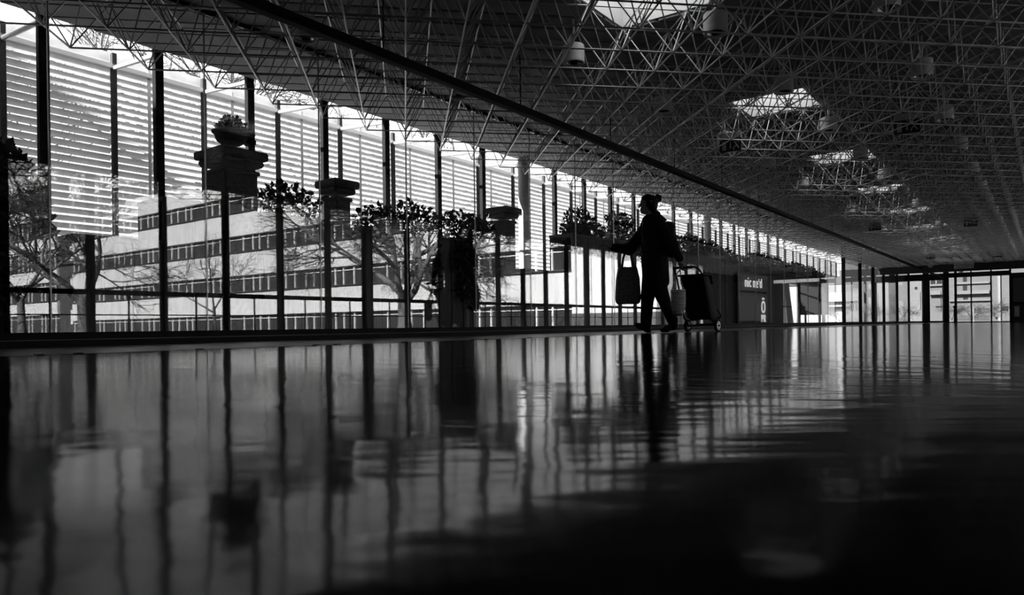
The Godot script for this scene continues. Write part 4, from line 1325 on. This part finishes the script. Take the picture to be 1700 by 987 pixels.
	tm.lathe([Vector2(0.0, 0.2), Vector2(0.045, 0.205), Vector2(0.07, 0.25), Vector2(0.078, 0.34), Vector2(0.078, 0.49)], 20, Transform3D(Basis().scaled(Vector3(1, 1, 0.7)), bc))
	part(bk, "lining", tm.mesh(), M.basket_dark)
	for sd in [-1.0, 1.0]:
		tm = MB.new()
		tm.path([bc + Vector3(0.07 * sd, 0.5, 0.0), bc + Vector3(0.045 * sd, 0.6, 0.03), bc + Vector3(0.02 * sd - 0.03, 0.72, 0.07), bc + Vector3(-0.05, 0.765, 0.09)], 0.007, 6)
		part(bk, "handle", tm.mesh(), M.basket_dark)
		for k in 5:
			part(bk, "stitch", box_mesh(Vector3(0.012, 0.016, 0.012), 0.003), M.strap_light, Transform3D(Basis(Vector3.BACK, 0.25 * sd), bc + Vector3((0.072 - 0.007 * k) * sd, 0.52 + 0.022 * k, 0.002 + 0.007 * k)))

	trolley(base)


func trolley(base: Transform3D) -> void:
	var t := thing("shopping_trolley", "black wheeled shopping trolley pulled behind the walking woman", "trolley")
	t.transform = base
	# turned away from her path: e runs along the axle towards the camera, p is the way the handle leans
	var e := Vector3(-0.755, 0, -0.656)
	var p := Vector3(0.656, 0, -0.755)
	var u := Vector3.UP
	var a := Vector3(-0.635, 0.078, 0.06)
	var rings := []
	# [height, lean, half width, half depth, sag]
	for r in [[0.075, 0.0, 0.14, 0.085, 0.0], [0.09, 0.0, 0.165, 0.105, 0.0], [0.16, 0.02, 0.172, 0.115, 0.01], [0.28, 0.06, 0.172, 0.12, 0.02], [0.42, 0.12, 0.17, 0.115, 0.01], [0.54, 0.17, 0.165, 0.11, 0.0], [0.6, 0.2, 0.165, 0.11, 0.0], [0.615, 0.205, 0.15, 0.095, 0.0]]:
		var ring := []
		for k in 32:
			var g := TAU * k / 32
			var c := cos(g)
			var d := sin(g)
			var q: Vector3 = a + u * r[0] + p * (r[1] + signf(d) * pow(absf(d), 0.45) * r[3] - (r[4] if d < 0 else 0.0)) + e * signf(c) * pow(absf(c), 0.45) * r[2]
			ring.append(q)
		rings.append(ring)
	var m := MB.new()
	var ce := a + u * 0.33 + p * 0.1
	for j in rings.size() - 1:
		for k in 32:
			var k2: int = (k + 1) % 32
			m.quad_away(rings[j][k], rings[j][k2], rings[j + 1][k2], rings[j + 1][k], ce)
	for k in 32:
		var k2: int = (k + 1) % 32
		m.quad_away(rings[0][k], rings[0][k2], a + u * 0.075, a + u * 0.075, ce)
		m.quad_away(rings[7][k], rings[7][k2], a + u * 0.62 + p * 0.205, a + u * 0.62 + p * 0.205, ce)
	part(t, "fabric_bag", m.mesh(), M.trolley_cloth)
	m = MB.new()
	m.cbox(Transform3D(Basis(e, u, e.cross(u)), a + u * 0.625 + p * 0.195), Vector3(0.36, 0.022, 0.25), 0.008)
	m.cbox(Transform3D(Basis(e, (u + p * 0.3).normalized(), e.cross((u + p * 0.3).normalized())), a + u * 0.565 + p * 0.07), Vector3(0.35, 0.11, 0.012), 0.005)
	part(t, "flap", m.mesh(), M.trolley_cloth)
	m = MB.new()
	m.cbox(Transform3D(Basis(e, (u + p * 0.36).normalized(), e.cross((u + p * 0.36).normalized())), a + u * 0.25 - p * 0.1), Vector3(0.27, 0.26, 0.07), 0.03)
	part(t, "front_pocket", m.mesh(), M.nylon_black)
	for sd in [-1.0, 1.0]:
		m = MB.new()
		m.path([a + e * 0.178 * sd + p * 0.02, a + e * 0.178 * sd + p * 0.14 + u * 0.1, a + e * 0.175 * sd + p * 0.335 + u * 0.62, a + e * 0.16 * sd + p * 0.42 + u * 0.69, a + e * 0.14 * sd + p * 0.48 + u * 0.71, a + e * 0.12 * sd + p * 0.5 + u * 0.708], 0.011, 8)
		part(t, "side_tube", m.mesh(), M.black_metal)
		m = MB.new()
		m.path([a + e * 0.16 * sd + p * 0.1 + u * 0.07, a + e * 0.16 * sd - p * 0.15 + u * 0.075, a + e * 0.13 * sd - p * 0.24 + u * 0.1, a + e * 0.13 * sd - p * 0.24 + u * 0.14, a + e * 0.14 * sd - p * 0.13 + u * 0.2], 0.01, 8)
		part(t, "stand_tube", m.mesh(), M.black_metal)
	m = MB.new()
	m.tube(a - e * 0.13 - p * 0.24 + u * 0.1, a + e * 0.13 - p * 0.24 + u * 0.1, 0.01, 0.01, 8)
	m.tube(a - e * 0.14 - p * 0.1 + u * 0.02, a + e * 0.14 - p * 0.1 + u * 0.02, 0.008, 0.008, 8)
	part(t, "cross_bar", m.mesh(), M.black_metal)
	m = MB.new()
	m.tube(a - e * 0.13 + p * 0.5 + u * 0.708, a + e * 0.13 + p * 0.5 + u * 0.708, 0.016, 0.016, 12, true)
	part(t, "grip", m.mesh(), M.tyre)
	m = MB.new()
	m.tube(a - e * 0.2, a + e * 0.2, 0.008, 0.008, 8)
	part(t, "axle", m.mesh(), M.black_metal)
	for sd in [-1.0, 1.0]:
		var xf := Transform3D(Basis(p, e, p.cross(e)), a + e * 0.205 * sd)
		m = MB.new()
		m.lathe([Vector2(0.056, -0.016), Vector2(0.072, -0.016), Vector2(0.078, -0.01), Vector2(0.078, 0.01), Vector2(0.072, 0.016), Vector2(0.056, 0.016), Vector2(0.056, -0.016)], 40, xf)
		var wh := part(t, "tyre", m.mesh(), M.tyre)
		m = MB.new()
		m.lathe([Vector2(0.0, -0.012), Vector2(0.056, -0.012), Vector2(0.056, 0.012), Vector2(0.0, 0.012)], 40, xf)
		var hd := part(wh, "hub_disc", m.mesh(), M.wheel_white if sd > 0 else M.drain_metal)
		hd.set_meta("label", "white spoked wheel disc" if sd > 0 else "dull grey wheel disc")
		for k in 6:
			var g := TAU * k / 6
			part(wh, "hub_hole", box_mesh(Vector3(0.018, 0.03, 0.014), 0.004), M.tyre, xf * Transform3D(Basis(Vector3.UP, -g), Vector3(cos(g) * 0.036, 0, sin(g) * 0.036)))
		m = MB.new()
		m.lathe([Vector2(0.0, -0.022), Vector2(0.014, -0.022), Vector2(0.014, 0.022), Vector2(0.0, 0.022)], 12, xf)
		part(wh, "hub_cap", m.mesh(), M.black_metal)


func _ready() -> void:
	stage()
	materials()
	shell()
	glass_wall()
	outside_ground()
	far_end()
	surroundings()
	space_frame()
	screen()
	terrace()
	ceiling_things()
	woman()
